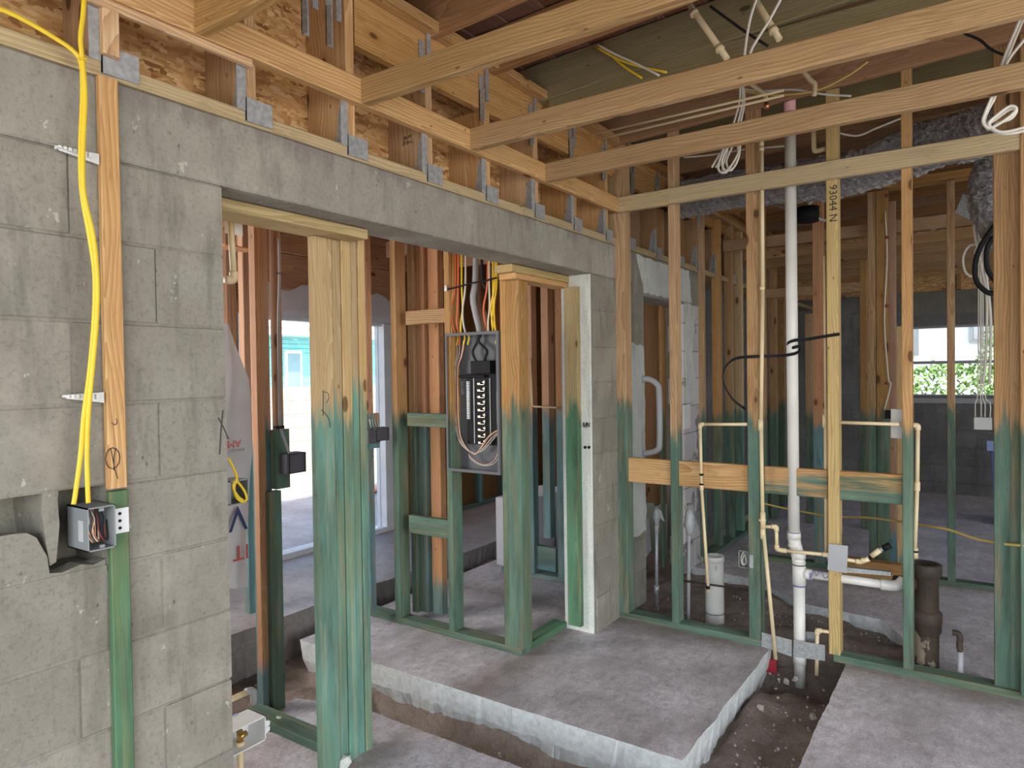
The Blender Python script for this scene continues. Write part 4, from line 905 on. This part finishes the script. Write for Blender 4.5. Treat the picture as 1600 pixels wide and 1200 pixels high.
# braided valve
vb = thing('shutoff_valve', 'tilted supply valve with black knob at end of cream pipe', 'valve', at(1365, 868, X=X1))
for nm, a_, b2_, r, m_ in (('elbow', (1345, 878), (1358, 873), .012, 'cpvc'), ('knurl', (1356, 875), (1363, 869), .009, 'black'), ('body', (1362, 869), (1375, 859), .013, 'cpvc'), ('stem', (1374, 860), (1380, 857), .010, 'galv'), ('knob', (1380, 857), (1391, 852), .016, 'black')):
    cyl(nm, at(*a_, X=X1), at(*b2_, X=X1), r, M[m_], vb, 14)
# nail plates
def plate(pts, X, th, label, m='galv', nm='nail_plate'):
    P = pxs(pts, X=X); o = MB().poly(P, (th, 0, 0)).out(nm, M[m], None, P[0]); return tag(o, label, 'metal plate')
plate([(1190, 988), (1190, 1010), (1237, 1026), (1237, 1000)], RX-.004, .002, 'left of two galvanised plates bridging the cut bottom plate')
plate([(1240, 1000), (1240, 1026), (1289, 1033), (1289, 1008)], RX-.004, .002, 'right of two galvanised plates bridging the cut bottom plate')
plate([(1295, 850), (1293, 890), (1323, 896), (1325, 853)], RX-.03, .002, 'square grey plate over pipes on the yellow treated stud', 'greypvc')
plate([(1257, 987), (1257, 1001), (1276, 1003), (1276, 988)], RX+.09, .002, 'small dark plate behind the white drain stack at floor')
plate([(1392, 639), (1392, 684), (1412, 686), (1412, 640)], RX+.10, .002, 'pale plate behind right green stud at cream pipe height', 'label')
plate([(1315, 886), (1315, 894), (1392, 900), (1392, 894)], RX+.10, .03, 'long low grey plate lying behind the yellow treated stud')
tag(box('red_tape_strip', at(1180, 1046, X=RX+.03), at(1214, 1031, X=RX+.045), M['darkred']), 'dark red tape strip at slab corner by the trench', 'tape')
# outlet box on the green stud
p, q = at(1154, 886, X=RX+.02), at(1170, 862, X=RX+.02)
ow = thing('receptacle_box', 'small dark outlet box with coiled white wires low on green stud', 'outlet box', p)
MB().box((RX+.07, q.y, p.z), (RX+.074, p.y, q.z)).box((RX+.02, q.y, p.z), (RX+.07, q.y+.003, q.z)).box((RX+.02, p.y-.003, p.z), (RX+.07, p.y, q.z)).box((RX+.02, q.y, p.z), (RX+.07, p.y, p.z+.003)).box((RX+.02, q.y, q.z-.003), (RX+.07, p.y, q.z)).out('box_body', M['boxgrey'], ow)
tube('wire_coil', pxs([(1162, 863), (1158, 870), (1159, 880), (1163, 883), (1166, 876), (1163, 867), (1160, 876), (1162, 882)], X=RX+.03), .0025, M['whitecable'], ow, n=6)
box('side_bracket', at(1171, 887, X=RX-.003), at(1177, 868, X=RX-.001), M['galv'], ow)
# ============ cast iron pipe
ci_x, ci_y = RX+.21, at(1447, 960, X=RX+.21).y
ip = thing('cast_iron_pipe', 'rusty black cast iron soil pipe with hub standing behind green stud', 'soil pipe', (ci_x, ci_y, 0))
zr = lambda py: at(1447, py, X=ci_x).z
def lathe(name, prof, x, y, m, parent, n=28):
    v = []; f = []
    for r, z in prof:
        for k in range(n): v.append((x+r*math.cos(6.2832*k/n), y+r*math.sin(6.2832*k/n), z))
    for i in range(len(prof)-1):
        for k in range(n): f.append((i*n+k, i*n+(k+1) % n, (i+1)*n+(k+1) % n, (i+1)*n+k))
    return mesh(name, v, f, m, parent, smooth=True)
lathe('pipe_body', [(.054, -.08), (.056, zr(990)), (.057, zr(985))], ci_x, ci_y, M['iron'], ip)
lathe('hub', [(.057, zr(990)), (.066, zr(984)), (.067, zr(972)), (.070, zr(970)), (.070, zr(956)), (.058, zr(952))], ci_x, ci_y, M['iron'], ip)
lathe('upper_pipe', [(.056, zr(954)), (.055, zr(905)), (.062, zr(900)), (.068, zr(896)), (.069, zr(882)), (.066, zr(880)), (.052, zr(880)), (.050, zr(905)), (.0, zr(906))], ci_x, ci_y, M['iron'], ip)
cyl('side_inlet', (ci_x-.02, ci_y+.05, zr(912)), (ci_x-.06, ci_y+.13, zr(912)), .035, M['iron'], ip, 20)
# pvc stub
sb = at(1117, 966, Z=-.03)
pst = thing('toilet_stub', 'wide white capped PVC stub pipe standing in dirt behind wall', 'drain pipe', sb)
zt2 = at(1117, 868, X=sb.x).z
lathe('pipe', [(.055, -.10), (.055, zt2-.03)], sb.x, sb.y, M['pvc'], pst); lathe('cap', [(.055, zt2-.035), (.059, zt2-.033), (.059, zt2-.002), (.056, zt2), (.05, zt2), (.05, zt2-.02), (0, zt2-.02)], sb.x, sb.y, M['pvc'], pst)
cyl('primer_ring', (sb.x, sb.y, .005), (sb.x, sb.y, .009), .0562, M['blackwire'], pst, 28)
stroke('black_mark', [(sb.x-.05, sb.y-.026, zt2-.045), (sb.x-.05, sb.y-.026, zt2-.075)], pst, .0015)
# wrapped copper risers
for (px, py0, py1, X, lb) in ((1026, 960, 790, 4.25, 'left corroded riser pipe with torn grey wrap in front of doorway'), (1077, 970, 790, 3.98, 'right riser pipe wrapped in crumpled grey plastic behind stud')):
    a_ = at(px-2 if px > 1050 else px, py0, X=X); b2_ = at(px, py1, X=X); t = thing('riser_stub', lb, 'pipe', a_)
    cyl('pipe', a_-Vector((0, 0, .05)), b2_, .011, M['greypvc' if px > 1050 else 'galv'], t, 14); cyl('cap', b2_, b2_+Vector((0, 0, .012)), .016, M['iron'], t)
    pts_ = [b2_+Vector((0, 0, -.02-.02*k)) for k in range(9)]; rr = [.013, .022, .03, .026, .034, .033, .028, .022, .012] if px > 1050 else [.012, .016, .02, .024, .016, .012, .012, .012, .011]
    o = MB().tube(pts_, rr, 12); o.v = [tuple(Vector(q_)+mnoise.noise_vector(Vector(q_)*40)*.007) for q_ in o.v]; o.out('plastic_wrap', M['greypvc'], t, smooth=True)
    if px < 1050:
        cyl('coupling', a_.lerp(b2_, .2), a_.lerp(b2_, .27), .016, M['galv'], t)
        MB().poly([b2_+Vector((0, -.01, -.02)), b2_+Vector((0, -.03, -.03)), b2_+Vector((0, -.055, -.10)), b2_+Vector((0, -.035, -.09)), b2_+Vector((0, -.015, -.06))], (.003, 0, 0)).out('torn_flap', M['greypvc'], t)
# stub at far right
p = at(1500, 1058, X=RX+.12); t = thing('corroded_stub', 'short corroded grey pipe stub leaning near far right post', 'pipe', p)
cyl('pipe', p-Vector((0, 0, .04)), at(1501, 1015, X=RX+.12), .013, M['greypvc'], t); tube('corroded_top', pxs([(1501, 1018), (1499, 1008), (1500, 998), (1497, 990), (1488, 988)], X=RX+.12), .014, M['iron'], t, n=10)
# conduit handle on white wall
ch_ = thing('grey_conduit_loop', 'grey conduit loop bowed out from the white block wall', 'conduit', at(1010, 712, Y=DX))
hx0 = at(1001, 600, Y=DX).x
z_t, z_b = at(1003, 592, Y=DX).z, at(1005, 710, Y=DX).z
tube('conduit', [(hx0+.02, DX+.02, z_t), (hx0+.03, DX-.05, z_t-.005), (hx0+.035, DX-.10, z_t-.04), (hx0+.035, DX-.11, z_t-.10), (hx0+.035, DX-.11, z_b+.10), (hx0+.035, DX-.09, z_b+.03), (hx0+.02, DX+.02, z_b)], .019, M['greypvc'], ch_, n=14)
for z in (z_t, z_b): cyl('flange', (hx0+.02, DX-.012, z), (hx0+.02, DX+.0, z), .03, M['greypvc'], ch_)
tag(box('white_tube_holder', at(1069, 671, Y=DX-.012), at(1077, 632, Y=DX-.002), M['white']), 'slim white tube with black band on patched wall', 'tube')
tag(box('black_band', at(1068, 632, Y=DX-.014), at(1077, 630, Y=DX-.002), M['black']), 'tiny black band above the slim white tube', 'band')
box('door_jamb', (at(1034, 600, Y=1.97).x, 1.97, 0), (at(1034, 600, Y=1.97).x+.06, 1.99, 1.96), M['stud'], wl, dye=1.2)
RMX = Matrix(((0, 0, -1), (-1, 0, 0), (0, 1, 0))).to_euler()
text('lumber_stamp', 'SB-PT\nZON L', .020, (2.0585, at(637, 219, X=2.0585).y, at(637, 219, X=2.0585).z), RMX, M['ink'], wl)
stroke('marker_scribble', spline(pxs([(911, 668), (912, 660), (914, 668), (916, 660), (917, 668), (918, 660), (920, 667), (922, 660)], X=3.436)), wl, .0022)
for px in (914, 920): MB().tube([at(px, 699, X=3.434), at(px, 699, X=3.434)+Vector((.004, 0, 0))], .009, 10).out('anchor_hole', M['blackwire'], wl)
tag(box('loose_board', at(1318, 903, X=5.15), at(1408, 884, X=5.15)+Vector((.09, 0, 0)), M['brownboard']), 'short brown board lying on floor behind the yellow treated stud', 'board')
beam('scrap_block', at(770, 118, X=2.95), at(842, 92, X=2.95), .038, .06, M['stud'], ce)
# ============ cartons seen through doorway
def carton(p0, p1, lb, rot=0):
    c_ = (Vector(p0)+Vector(p1))/2; t = thing('carton', lb, 'box', (c_.x, c_.y, p0[2])); d_ = Vector(p1)-Vector(p0)
    o = box('box_body', p0, p1, M['carton'], t, ch=.006)
    return t
t = carton((4.7, 2.35, .0), (5.2, 2.8, .40), 'white carton with dark print, upper of stack behind doorway')
for k in range(3): box('printed_band', (4.698, 2.40, .16+.07*k), (4.6995, 2.75, .166+.07*k), M['inkblue'], t, ch=.0002)
text('lettering', 'WELL', .045, (4.697, 2.50, .20), Matrix(((0, 0, -1), (-1, 0, 0), (0, 1, 0))).to_euler(), M['inkblue'], t); text('lettering', 'UAL', .04, (4.697, 2.50, .34), Matrix(((0, 0, -1), (-1, 0, 0), (0, 1, 0))).to_euler(), M['inkblue'], t)
wt = thing('white_trough', 'white bath panel lying slanted on floor inside the doorway', 'bath panel', (4.45, 2.05, 0))
MB().poly([(4.28, 2.08, .04), (4.28, 2.10, .22), (4.95, 2.12, .34), (4.95, 2.10, .10), (4.40, 2.06, .0)], (0, .03, 0)).out('shell', M['carton'], wt)
carton((4.30, 2.82, .0), (4.95, 3.1, .52), 'large plain white panel box behind the closet studs')
# ============ black strap
bs = tube('pipe_hanger_strap', [at(1312, 522, X=RX-.003), at(1285, 526, X=RX-.003), at(1262, 530, X=XP-.035), at(1241, 532, X=XP-.036), at(1230, 537, X=XP-.025), at(1232, 543, X=XP+.0), at(1240, 543, X=XP-.036), at(1250, 541, X=XP-.02), at(1249, 548, X=XP+.01), at(1240, 553, X=XP-.036), at(1215, 556, X=XP-.03), at(1180, 557, X=RX-.012), at(1150, 560, X=RX-.02), at(1136, 570, X=RX-.03), at(1129, 585, X=RX-.03), at(1131, 600, X=RX-.03), at(1145, 624, X=RX-.01), at(1164, 639, X=RX+.03)], .0015, M['black'], None, n=8)
o_ = bs.data
tag(bs, 'black plastic hanger strap looped round the drain stack and curling left', 'strap')
# widen the strap vertically: a flat ribbon
rib = MB(); P = spline([at(1312, 522, X=RX-.003), at(1285, 526, X=RX-.003), at(1262, 530, X=XP-.035), at(1241, 532, X=XP-.036), at(1230, 537, X=XP-.025), at(1232, 543, X=XP+.0), at(1240, 543, X=XP-.036), at(1250, 541, X=XP-.02), at(1249, 548, X=XP+.01), at(1240, 553, X=XP-.036), at(1215, 556, X=XP-.03), at(1180, 557, X=RX-.02), at(1150, 560, X=RX-.02), at(1136, 570, X=RX-.03), at(1129, 585, X=RX-.03), at(1131, 600, X=RX-.03), at(1145, 624, X=RX-.01), at(1164, 639, X=RX+.03)], 6)
for i in range(len(P)-1):
    a_, b2_ = P[i], P[i+1]; n_ = len(rib.v); h_ = Vector((0, 0, .008)); e_ = Vector((.0018, 0, 0))
    rib.v += [tuple(a_-h_), tuple(b2_-h_), tuple(b2_+h_), tuple(a_+h_), tuple(a_-h_+e_), tuple(b2_-h_+e_), tuple(b2_+h_+e_), tuple(a_+h_+e_)]
    rib.f += [tuple(n_+k for k in q_) for q_ in ((0, 1, 2, 3), (7, 6, 5, 4), (3, 2, 6, 7), (4, 5, 1, 0))]
rib.out('ribbon', M['black'], bs)
# ============ yellow cable sagging across the back room
P_ = [at(1190, 786, X=5.0), at(1230, 795, X=5.0), at(1280, 804, X=4.9), at(1310, 807, X=4.8), at(1360, 809, X=4.6), at(1405, 815, X=4.4), at(1430, 819, X=4.2), at(1480, 827, X=4.0), at(1530, 843, X=3.9), at(1592, 852, X=3.72), at(1640, 850, X=3.7)]
tag(tube('yellow_cable', P_, .0065, M['dullyellow'], None), 'dull yellow cable sagging across the back room behind the stack', 'cable')
tag(tube('rod', [at(1050, 905, X=3.95), at(1190, 925, X=3.95)], .006, M['iron'], None, straight=True), 'thin dark rod lying level behind studs above the dirt', 'rod')
# ============ cables and coils under the ceiling
cl = thing('cable_coil', 'white cable coil hanging from joist above the wall corner', 'cable', at(1155, 130, X=3.45))
XC = 3.45
for d in (0, 6, 10): tube('cable', pxs([(1156+d*.4, 128), (1155+d*.8, 160), (1144+d, 200), (1135+d*.4, 225), (1122+d, 245), (1112+d, 262)], X=XC+.004*d), .0055, M['whitecable'], cl, n=8)
for d in (0, 7): tube('loop', pxs([(1140, 215), (1128+d, 240), (1122+d, 262), (1130+d*.5, 270), (1143, 258), (1153, 240), (1156-d*.5, 228), (1148, 222), (1136+d, 232), (1128+d, 252), (1133+d, 266), (1146, 262), (1154, 246), (1156, 232)], X=XC-.008+.004*d), .0055, M['whitecable'], cl, n=8)
cl = thing('cable_coil', 'white cable bundle drooping in a loop at upper right edge', 'cable', at(1590, 30, X=2.9))
for d in (0, 5): tube('cable', pxs([(1598+d, 20), (1577+d, 70), (1562+d, 110), (1550+d, 150), (1540+d*.5, 175), (1536+d*.5, 190), (1545, 200+d*.4), (1560, 194-d*.3), (1580, 180+d), (1588, 170+d*.5), (1578, 166+d), (1558, 180+d), (1545, 194+d*.5), (1562, 206+d*.4), (1590, 202+d), (1625, 190+d)], X=2.95+.003*d), .0052, M['whitecable'], cl, n=8)
tube('cable', pxs([(1640, 10), (1600, 62), (1575, 95), (1560, 130), (1552, 150)], X=2.94), .0052, M['whitecable'], cl, n=8)
for (pt, X, m_, lb, nm) in (
    ([(740, 112), (800, 95), (838, 78), (870, 66)], 3.1, 'whitecable', 'white cable stapled along rafter above the first joists', 'white_cable'),
    ([(770, 118), (805, 102), (842, 84)], 3.08, 'blackwire', 'thin black cable beside white cable above the joists', 'black_cable'),
    ([(815, 140), (828, 124), (838, 108)], 3.1, 'yellow', 'short yellow cable rising behind the ledger corner', 'yellow_cable'),
    ([(930, 72), (952, 84), (975, 104), (1003, 122)], 2.89, 'yellow', 'yellow cable curving down below the green rafter', 'yellow_cable'),
    ([(932, 74), (965, 92), (1000, 104), (1042, 113)], 2.875, 'yellow', 'second yellow cable fanning right below the green rafter', 'yellow_cable'),
    ([(934, 70), (962, 85), (995, 100), (1030, 118)], 2.86, 'whitecable', 'white cable between two yellow cables below the green rafter', 'white_cable'),
    ([(800, 218), (812, 228), (820, 236)], 2.9, 'yellow', 'small yellow loop of cable below second ceiling joist', 'yellow_cable'),
    ([(1150, 140), (1200, 148), (1250, 146), (1290, 136), (1330, 115), (1356, 96)], 3.6, 'dullyellow', 'dull yellow cable sweeping past the pink vent pipe', 'yellow_cable'),
    ([(1140, 135), (1185, 142), (1240, 140), (1285, 147), (1330, 150)], 3.62, 'whitecable', 'white cable running level past the pink vent pipe', 'white_cable'),
    ([(1185, -10), (1172, 30), (1164, 80), (1160, 130)], 2.6, 'whitecable', 'white cable dropping left of the ceiling pipes at top', 'white_cable'),
    ([(1222, -5), (1200, 35), (1178, 70), (1172, 84)], 2.6, 'whitecable', 'white cable dropping right of the ceiling pipes at top', 'white_cable'),
    ([(1110, 10), (1140, 32), (1165, 50), (1200, 72)], 2.7, 'blackwire', 'black cable slanting over the ceiling pipe near top', 'black_cable'),
    ([(1500, 50), (1530, 62), (1550, 78), (1580, 90)], 3.3, 'blackwire', 'black cable curving along the rafter at upper right', 'black_cable'),
    ([(1310, 208), (1340, 212), (1370, 200), (1410, 184)], 3.95, 'whitecable', 'white cable above the silver duct behind yellow treated stud', 'white_cable'),
    ([(1068, 246), (1110, 242), (1160, 234), (1230, 228)], 3.95, 'whitecable', 'white cable along rafter left above the silver duct', 'white_cable')):
    tag(tube(nm, pxs(pt, X=X), .0052, M[m_], None, n=8), lb, 'cable')
# two thin lines running level under the rafters
for i, (y0, y1) in enumerate(((209, 146), (217, 154))):
    tag(tube('cream_line', [at(930+i*8, y0, X=3.35), at(1225, y1-5, X=3.35)], .0065, M['cpvc'], None, straight=True), ('upper' if i == 0 else 'lower')+' of two thin cream pipes running level above third joist', 'pipe')
# ceiling pipes with clips
c1 = thing('ceiling_pipe', 'cream pipe with two clips crossing under green rafter, left', 'pipe', at(1070, 0, X=2.75))
cyl('pipe', at(1058, -20, X=2.75), at(1136, 92, X=2.75), .0125, M['cpvc'], c1); cyl('pipe_clip', at(1083, 18, X=2.75), at(1086, 23, X=2.75), .018, M['cpvc'], c1); cyl('pipe_clip', at(1122, 73, X=2.75), at(1126, 79, X=2.75), .018, M['cpvc'], c1)
c1 = thing('ceiling_pipe', 'cream pipe crossing joists beside hanging white cables, right', 'pipe', at(1180, 0, X=2.75))
cyl('pipe', at(1168, -20, X=2.75), at(1218, 62, X=2.75), .0125, M['cpvc'], c1); cyl('pipe_clip', at(1206, 44, X=2.75), at(1210, 51, X=2.75), .018, M['cpvc'], c1)
c1 = thing('ceiling_elbow', 'cream pipe ending in copper elbow below second joist', 'pipe', at(1180, 130, X=3.55))
tube('pipe', pxs([(1168, 128), (1188, 142), (1196, 150), (1198, 165)], X=3.55), .0105, M['cpvc'], c1, k=4); cyl('fitting', at(1198, 160, X=3.55), at(1198, 170, X=3.55), .013, M['copper'], c1)
c1 = thing('ceiling_elbow', 'cream pipe bending down beside the pink vent pipe', 'pipe', at(1255, 105, X=3.5))
tube('pipe', pxs([(1250, 106), (1266, 125), (1273, 132), (1272, 150)], X=3.5), .0115, M['cpvc'], c1, k=4)
c1 = thing('ceiling_elbow', 'cream pipe with elbow just behind yellow treated stud top', 'pipe', at(1272, 210, X=3.85))
tube('pipe', pxs([(1271, 205), (1272, 232), (1276, 236), (1290, 232)], X=3.85), .0125, M['cpvc'], c1, k=4)
# light box behind the stack
lb_ = thing('ceiling_fan_box', 'round black ceiling box on slanted metal bar behind the drain stack', 'ceiling box', at(1265, 335, X=5.2))
cyl('bar', at(1195, 315, X=5.2), at(1290, 345, X=5.2), .010, M['galv'], lb_, 8); cyl('box_body', at(1262, 333, X=5.2)-Vector((0, .0, .06)), at(1262, 333, X=5.2)+Vector((0, 0, .04)), .075, M['black'], lb_, 24)
for d in (0, 8): tube('cable', pxs([(1262+d, 284), (1268+d, 300), (1262, 325)], X=5.18), .007, M['whitecable'], lb_)
# coils farther right
cl = thing('cable_coil', 'white and black cable coils hanging by the right post', 'cable', at(1520, 400, X=5.0))
for k in range(3):
    tube('white_loop', pxs([(1533, 382), (1515, 384), (1505, 402), (1508, 424), (1520, 432), (1526, 415), (1524, 392), (1533, 382)], X=5.0+.02*k), .0065, M['whitecable'], cl)
tube('black_loop', pxs([(1556, 350), (1535, 380), (1524, 410), (1526, 440), (1545, 458), (1558, 455)], X=4.80), .014, M['blackwire'], cl); tube('black_loop', pxs([(1552, 370), (1542, 390), (1543, 420), (1556, 440)], X=4.80), .014, M['blackwire'], cl)
tube('white_loop', pxs([(1527, 280), (1522, 330), (1524, 370), (1534, 420), (1542, 470), (1540, 560), (1536, 600)], X=4.97), .0075, M['whitecable'], cl)
tube('white_loop', pxs([(1540, 290), (1536, 340), (1540, 420), (1548, 500), (1546, 600)], X=4.97), .0075, M['whitecable'], cl)
sx = thing('gang_box', 'pale multi gang box dangling on four white cables by the window', 'electrical box', at(1535, 665, X=5.0))
MB().box(at(1522, 671, X=5.0), at(1550, 652, X=5.06)).out('box_body', M['label'], sx)
for px in (1524, 1533, 1539, 1547): tube('cable', pxs([(1531+(px-1531)*.2, 255), (1531+(px-1531)*.3, 400), (1531+(px-1531)*.4, 600), (px, 630), (px, 654)], X=5.16), .0030, M['whitecable'], sx)
# ============ ducts
def duct(name, pts, r, lb):
    P = spline(pts, 24); t = thing(name, lb, 'duct', P[0]); o = MB(); rr = [r*(1+.05*math.sin(i*2.2)) for i in range(len(P))]; o.tube(P, rr, 44)
    o.v = [tuple(Vector(q_)+mnoise.noise_vector(Vector(q_)*9)*.018+mnoise.noise_vector(Vector(q_)*34)*.011+mnoise.noise_vector(Vector(q_)*70)*.005) for q_ in o.v]; o.out('foil_sleeve', M['foil'], t, smooth=True); return t
duct('flexible_duct', [at(1062, 312, X=4.6), at(1150, 296, X=4.6), at(1250, 284, X=4.5), at(1340, 268, X=4.4), at(1440, 232, X=4.3), at(1540, 206, X=4.2), at(1680, 170, X=4.1)], .125, 'long silver foil duct running level behind the top of the stud wall')
duct('flexible_duct', [at(1560, 240, X=4.9), at(1548, 290, X=4.9), at(1556, 340, X=4.9), at(1575, 370, X=5.0)], .11, 'short silver foil duct bending down beside the right post')
bt = thing('register_boot', 'crumpled pale metal register boot under ceiling near right post', 'duct boot', at(1520, 330, X=5.1))
MB().poly([at(1505, 303, X=5.1), at(1492, 332, X=5.1), at(1524, 348, X=5.1), at(1524, 310, X=5.1)], (.02, 0, 0)).out('side_flap', M['galv'], bt)
MB().poly([at(1540, 315, X=5.0), at(1524, 345, X=5.0), at(1556, 355, X=5.0), at(1556, 320, X=5.0)], (.02, 0, 0)).out('front_flap', M['trim'], bt)
MB().poly([at(1446, 343, X=7.5), at(1462, 345, X=7.5), at(1462, 357, X=7.5), at(1456, 362, X=7.5)], (.05, 0, 0)).out('bracket', M['trim'], thing('ceiling_bracket', 'small white bracket on far ceiling joist above window', 'bracket', at(1454, 350, X=7.5)))
# red taped cable on the partition
t = thing('red_tag_cable', 'thin white cable with red tape down the middle partition stud', 'cable', at(1386, 640, X=5.47))
tube('cable', pxs([(1383, 330), (1386, 400), (1382, 500), (1388, 590), (1392, 600), (1382, 640)], X=5.46), .005, M['whitecable'], t)
for py in (304, 369, 476, 597): cyl('red_tape', at(1386, py, X=5.455), at(1386, py+4, X=5.455), .012, M['redwire'], t)
tag(box('dark_switch_box', at(1383, 654, X=5.44), at(1392, 641, X=5.47), M['black']), 'small black box low on the middle partition studs', 'electrical box')
# blue bin
bb = thing('storage_bin', 'dark blue plastic bin standing by far wall behind right post', 'bin', (8.3, .28, 0))
cx_, cy_ = 8.0, at(1556, 720, X=8.0).y-.02; ztb = at(1540, 692, X=8.0).z
MB().poly([(cx_-.2, cy_-.25, 0), (cx_-.2, cy_+.03, 0), (cx_-.2, cy_+.06, ztb-.04), (cx_-.2, cy_-.3, ztb-.04)], (.4, 0, 0)).out('body', M['bin'], bb); MB().box((cx_-.24, cy_-.33, ztb-.05), (cx_+.24, cy_+.09, ztb)).out('rim', simple('light_blue_rim', (.25, .35, .7)), bb)
# ================================================================== OUTDOORS
gr = struct('ground')
MB().box((-12, 4.72, -.12), (9, 60, -.02)).out('yard', M['ground'], gr)
MB().box((9.68, -25, -.14), (40, 25, -.04)).out('side_yard', M['ground'], gr)
MB().box((1.0, 4.722, -.1), (6.8, 6.6, .03)).out('patio', M['slab2'], gr)
fn = tag(link('yard_wall', None, None, (4, 8.4, 0)), 'low sunlit cream block wall across the back yard', 'garden wall')
for k in range(7):
    x = -2-(.2 if k % 2 else 0)
    while x < 11.5: box('block', (x+.004, 8.4, -.1+.2*k), (x+.402, 8.55, .096+.2*k), M['cream'], fn, ch=.008); x += .406
hs_ = tag(link('teal_house', None, None, (7, 13, 0)), 'teal painted house with white eaves beyond the yard wall', 'house')
k = 0
for i in range(22): box('siding_board', (0, 13-.0, i*.1+.2), (14, 13.02, i*.1+.294), M['teal'], hs_, ch=.006)
box('fascia', (-.4, 12.4, 2.36), (14.4, 12.5, 2.62), M['trim'], hs_); box('soffit', (-.4, 12.5, 2.36), (14.4, 13.1, 2.40), M['trim'], hs_)
MB().poly([(-.4, 12.35, 2.60), (-.4, 16.5, 3.9), (-.4, 16.5, 3.8), (-.4, 12.35, 2.52)], (14.8, 0, 0)).out('roof', M['roofing'], hs_)
wn_ = box('window_frame', (at(446, 560, Y=12.95).x, 12.94, 1.15), (at(455, 560, Y=12.95).x+.3, 13, 2.05), M['trim'], hs_); box('pane', (at(446, 560, Y=12.95).x+.06, 12.93, 1.22), (at(455, 560, Y=12.95).x+.24, 12.945, 1.98), simple('dark_glass', (.25, .4, .45), .1), wn_)
def leafblob(name, c, r, n, lb, cat, grp=None, trunk=True, ls=.10):
    t = tag(link(name, None, None, (c[0], c[1], 0)), lb, cat, grp); rr = random.Random(int(c[0]*13+c[1])); v = []; f = []
    for i in range(n):
        d_ = Vector((rr.gauss(0, 1), rr.gauss(0, 1), rr.gauss(0, 1))).normalized()*rr.uniform(.6, 1)**.5; q_ = Vector(c)+Vector((d_.x*r[0], d_.y*r[1], d_.z*r[2]))*(1+.2*mnoise.noise(d_*3))
        a_ = Vector((rr.uniform(-1, 1), rr.uniform(-1, 1), rr.uniform(-1, 1))).normalized()*ls; b2_ = a_.orthogonal().normalized()*ls*.5; k_ = len(v)
        v += [tuple(q_-a_), tuple(q_+b2_), tuple(q_+a_), tuple(q_-b2_)]; f.append((k_, k_+1, k_+2, k_+3))
    o = mesh('foliage', v, f, M['leafA'], t); o['kind'] = 'stuff'
    if trunk: MB().tube([(c[0], c[1], -.1), (c[0]+.1, c[1], c[2]*.5), (c[0], c[1], c[2])], [.16, .12, .08], 8).out('trunk', M['bark'], t, smooth=True)
leafblob('tree', (8.5, 19, 4.6), (3.4, 2, 2.2), 2600, 'broad green tree above the teal house roof, left', 'tree', ls=.22)
leafblob('tree', (16.5, 20, 4.2), (3.2, 2, 2.0), 2200, 'green tree above the teal house roof, right of post', 'tree', ls=.22)
leafblob('weeds', (5.1, 8.0, .12), (.5, .25, .22), 260, 'small green weeds at foot of the cream yard wall', 'weeds', trunk=False, ls=.06)
leafblob('weeds', (7.3, 8.1, .25), (.35, .2, .4), 240, 'taller weeds against yard wall beside patio door jamb', 'weeds', trunk=False, ls=.06)
tag(tube('garden_hose', [(5.3, 5.9, .06), (5.5, 6.2, .05), (5.9, 6.1, .06), (6.2, 6.4, .05), (6.0, 6.7, .05), (5.6, 6.6, .07), (5.4, 6.3, .06)], .03, M['orange'], None), 'orange red hose lying on the patio outside the door', 'hose')
# seen through the far window
nh = tag(link('white_house', None, None, (15, 0, 0)), 'white sided neighbour house seen through the far window', 'house')
for i in range(22): box('siding_board', (15, -6, i*.15), (15.03, 7, i*.15+.142), M['trim'], nh, ch=.01)
wq = box('window_frame', (14.96, at(1530, 540, X=15).y-.3, 1.9), (15.0, at(1515, 540, X=15).y, 3.1), M['boxgrey'], nh); box('pane', (14.955, at(1530, 540, X=15).y-.24, 1.96), (14.962, at(1515, 540, X=15).y-.06, 3.04), M['greypvc'], wq)
wq = box('shutter', (14.96, at(1436, 540, X=15).y, 1.7), (15.0, at(1425, 540, X=15).y+.2, 2.6), M['boxgrey'], nh)
leafblob('hedge', (12.2, .4, .9), (.7, 2.4, .62), 4200, 'sunlit green hedge outside the far window', 'hedge', trunk=False, ls=.05)
leafblob('shrub', (13.6, -.5, 1.5), (.5, .6, .9), 700, 'taller loose shrub at right of the far window', 'shrub', trunk=False, ls=.05)
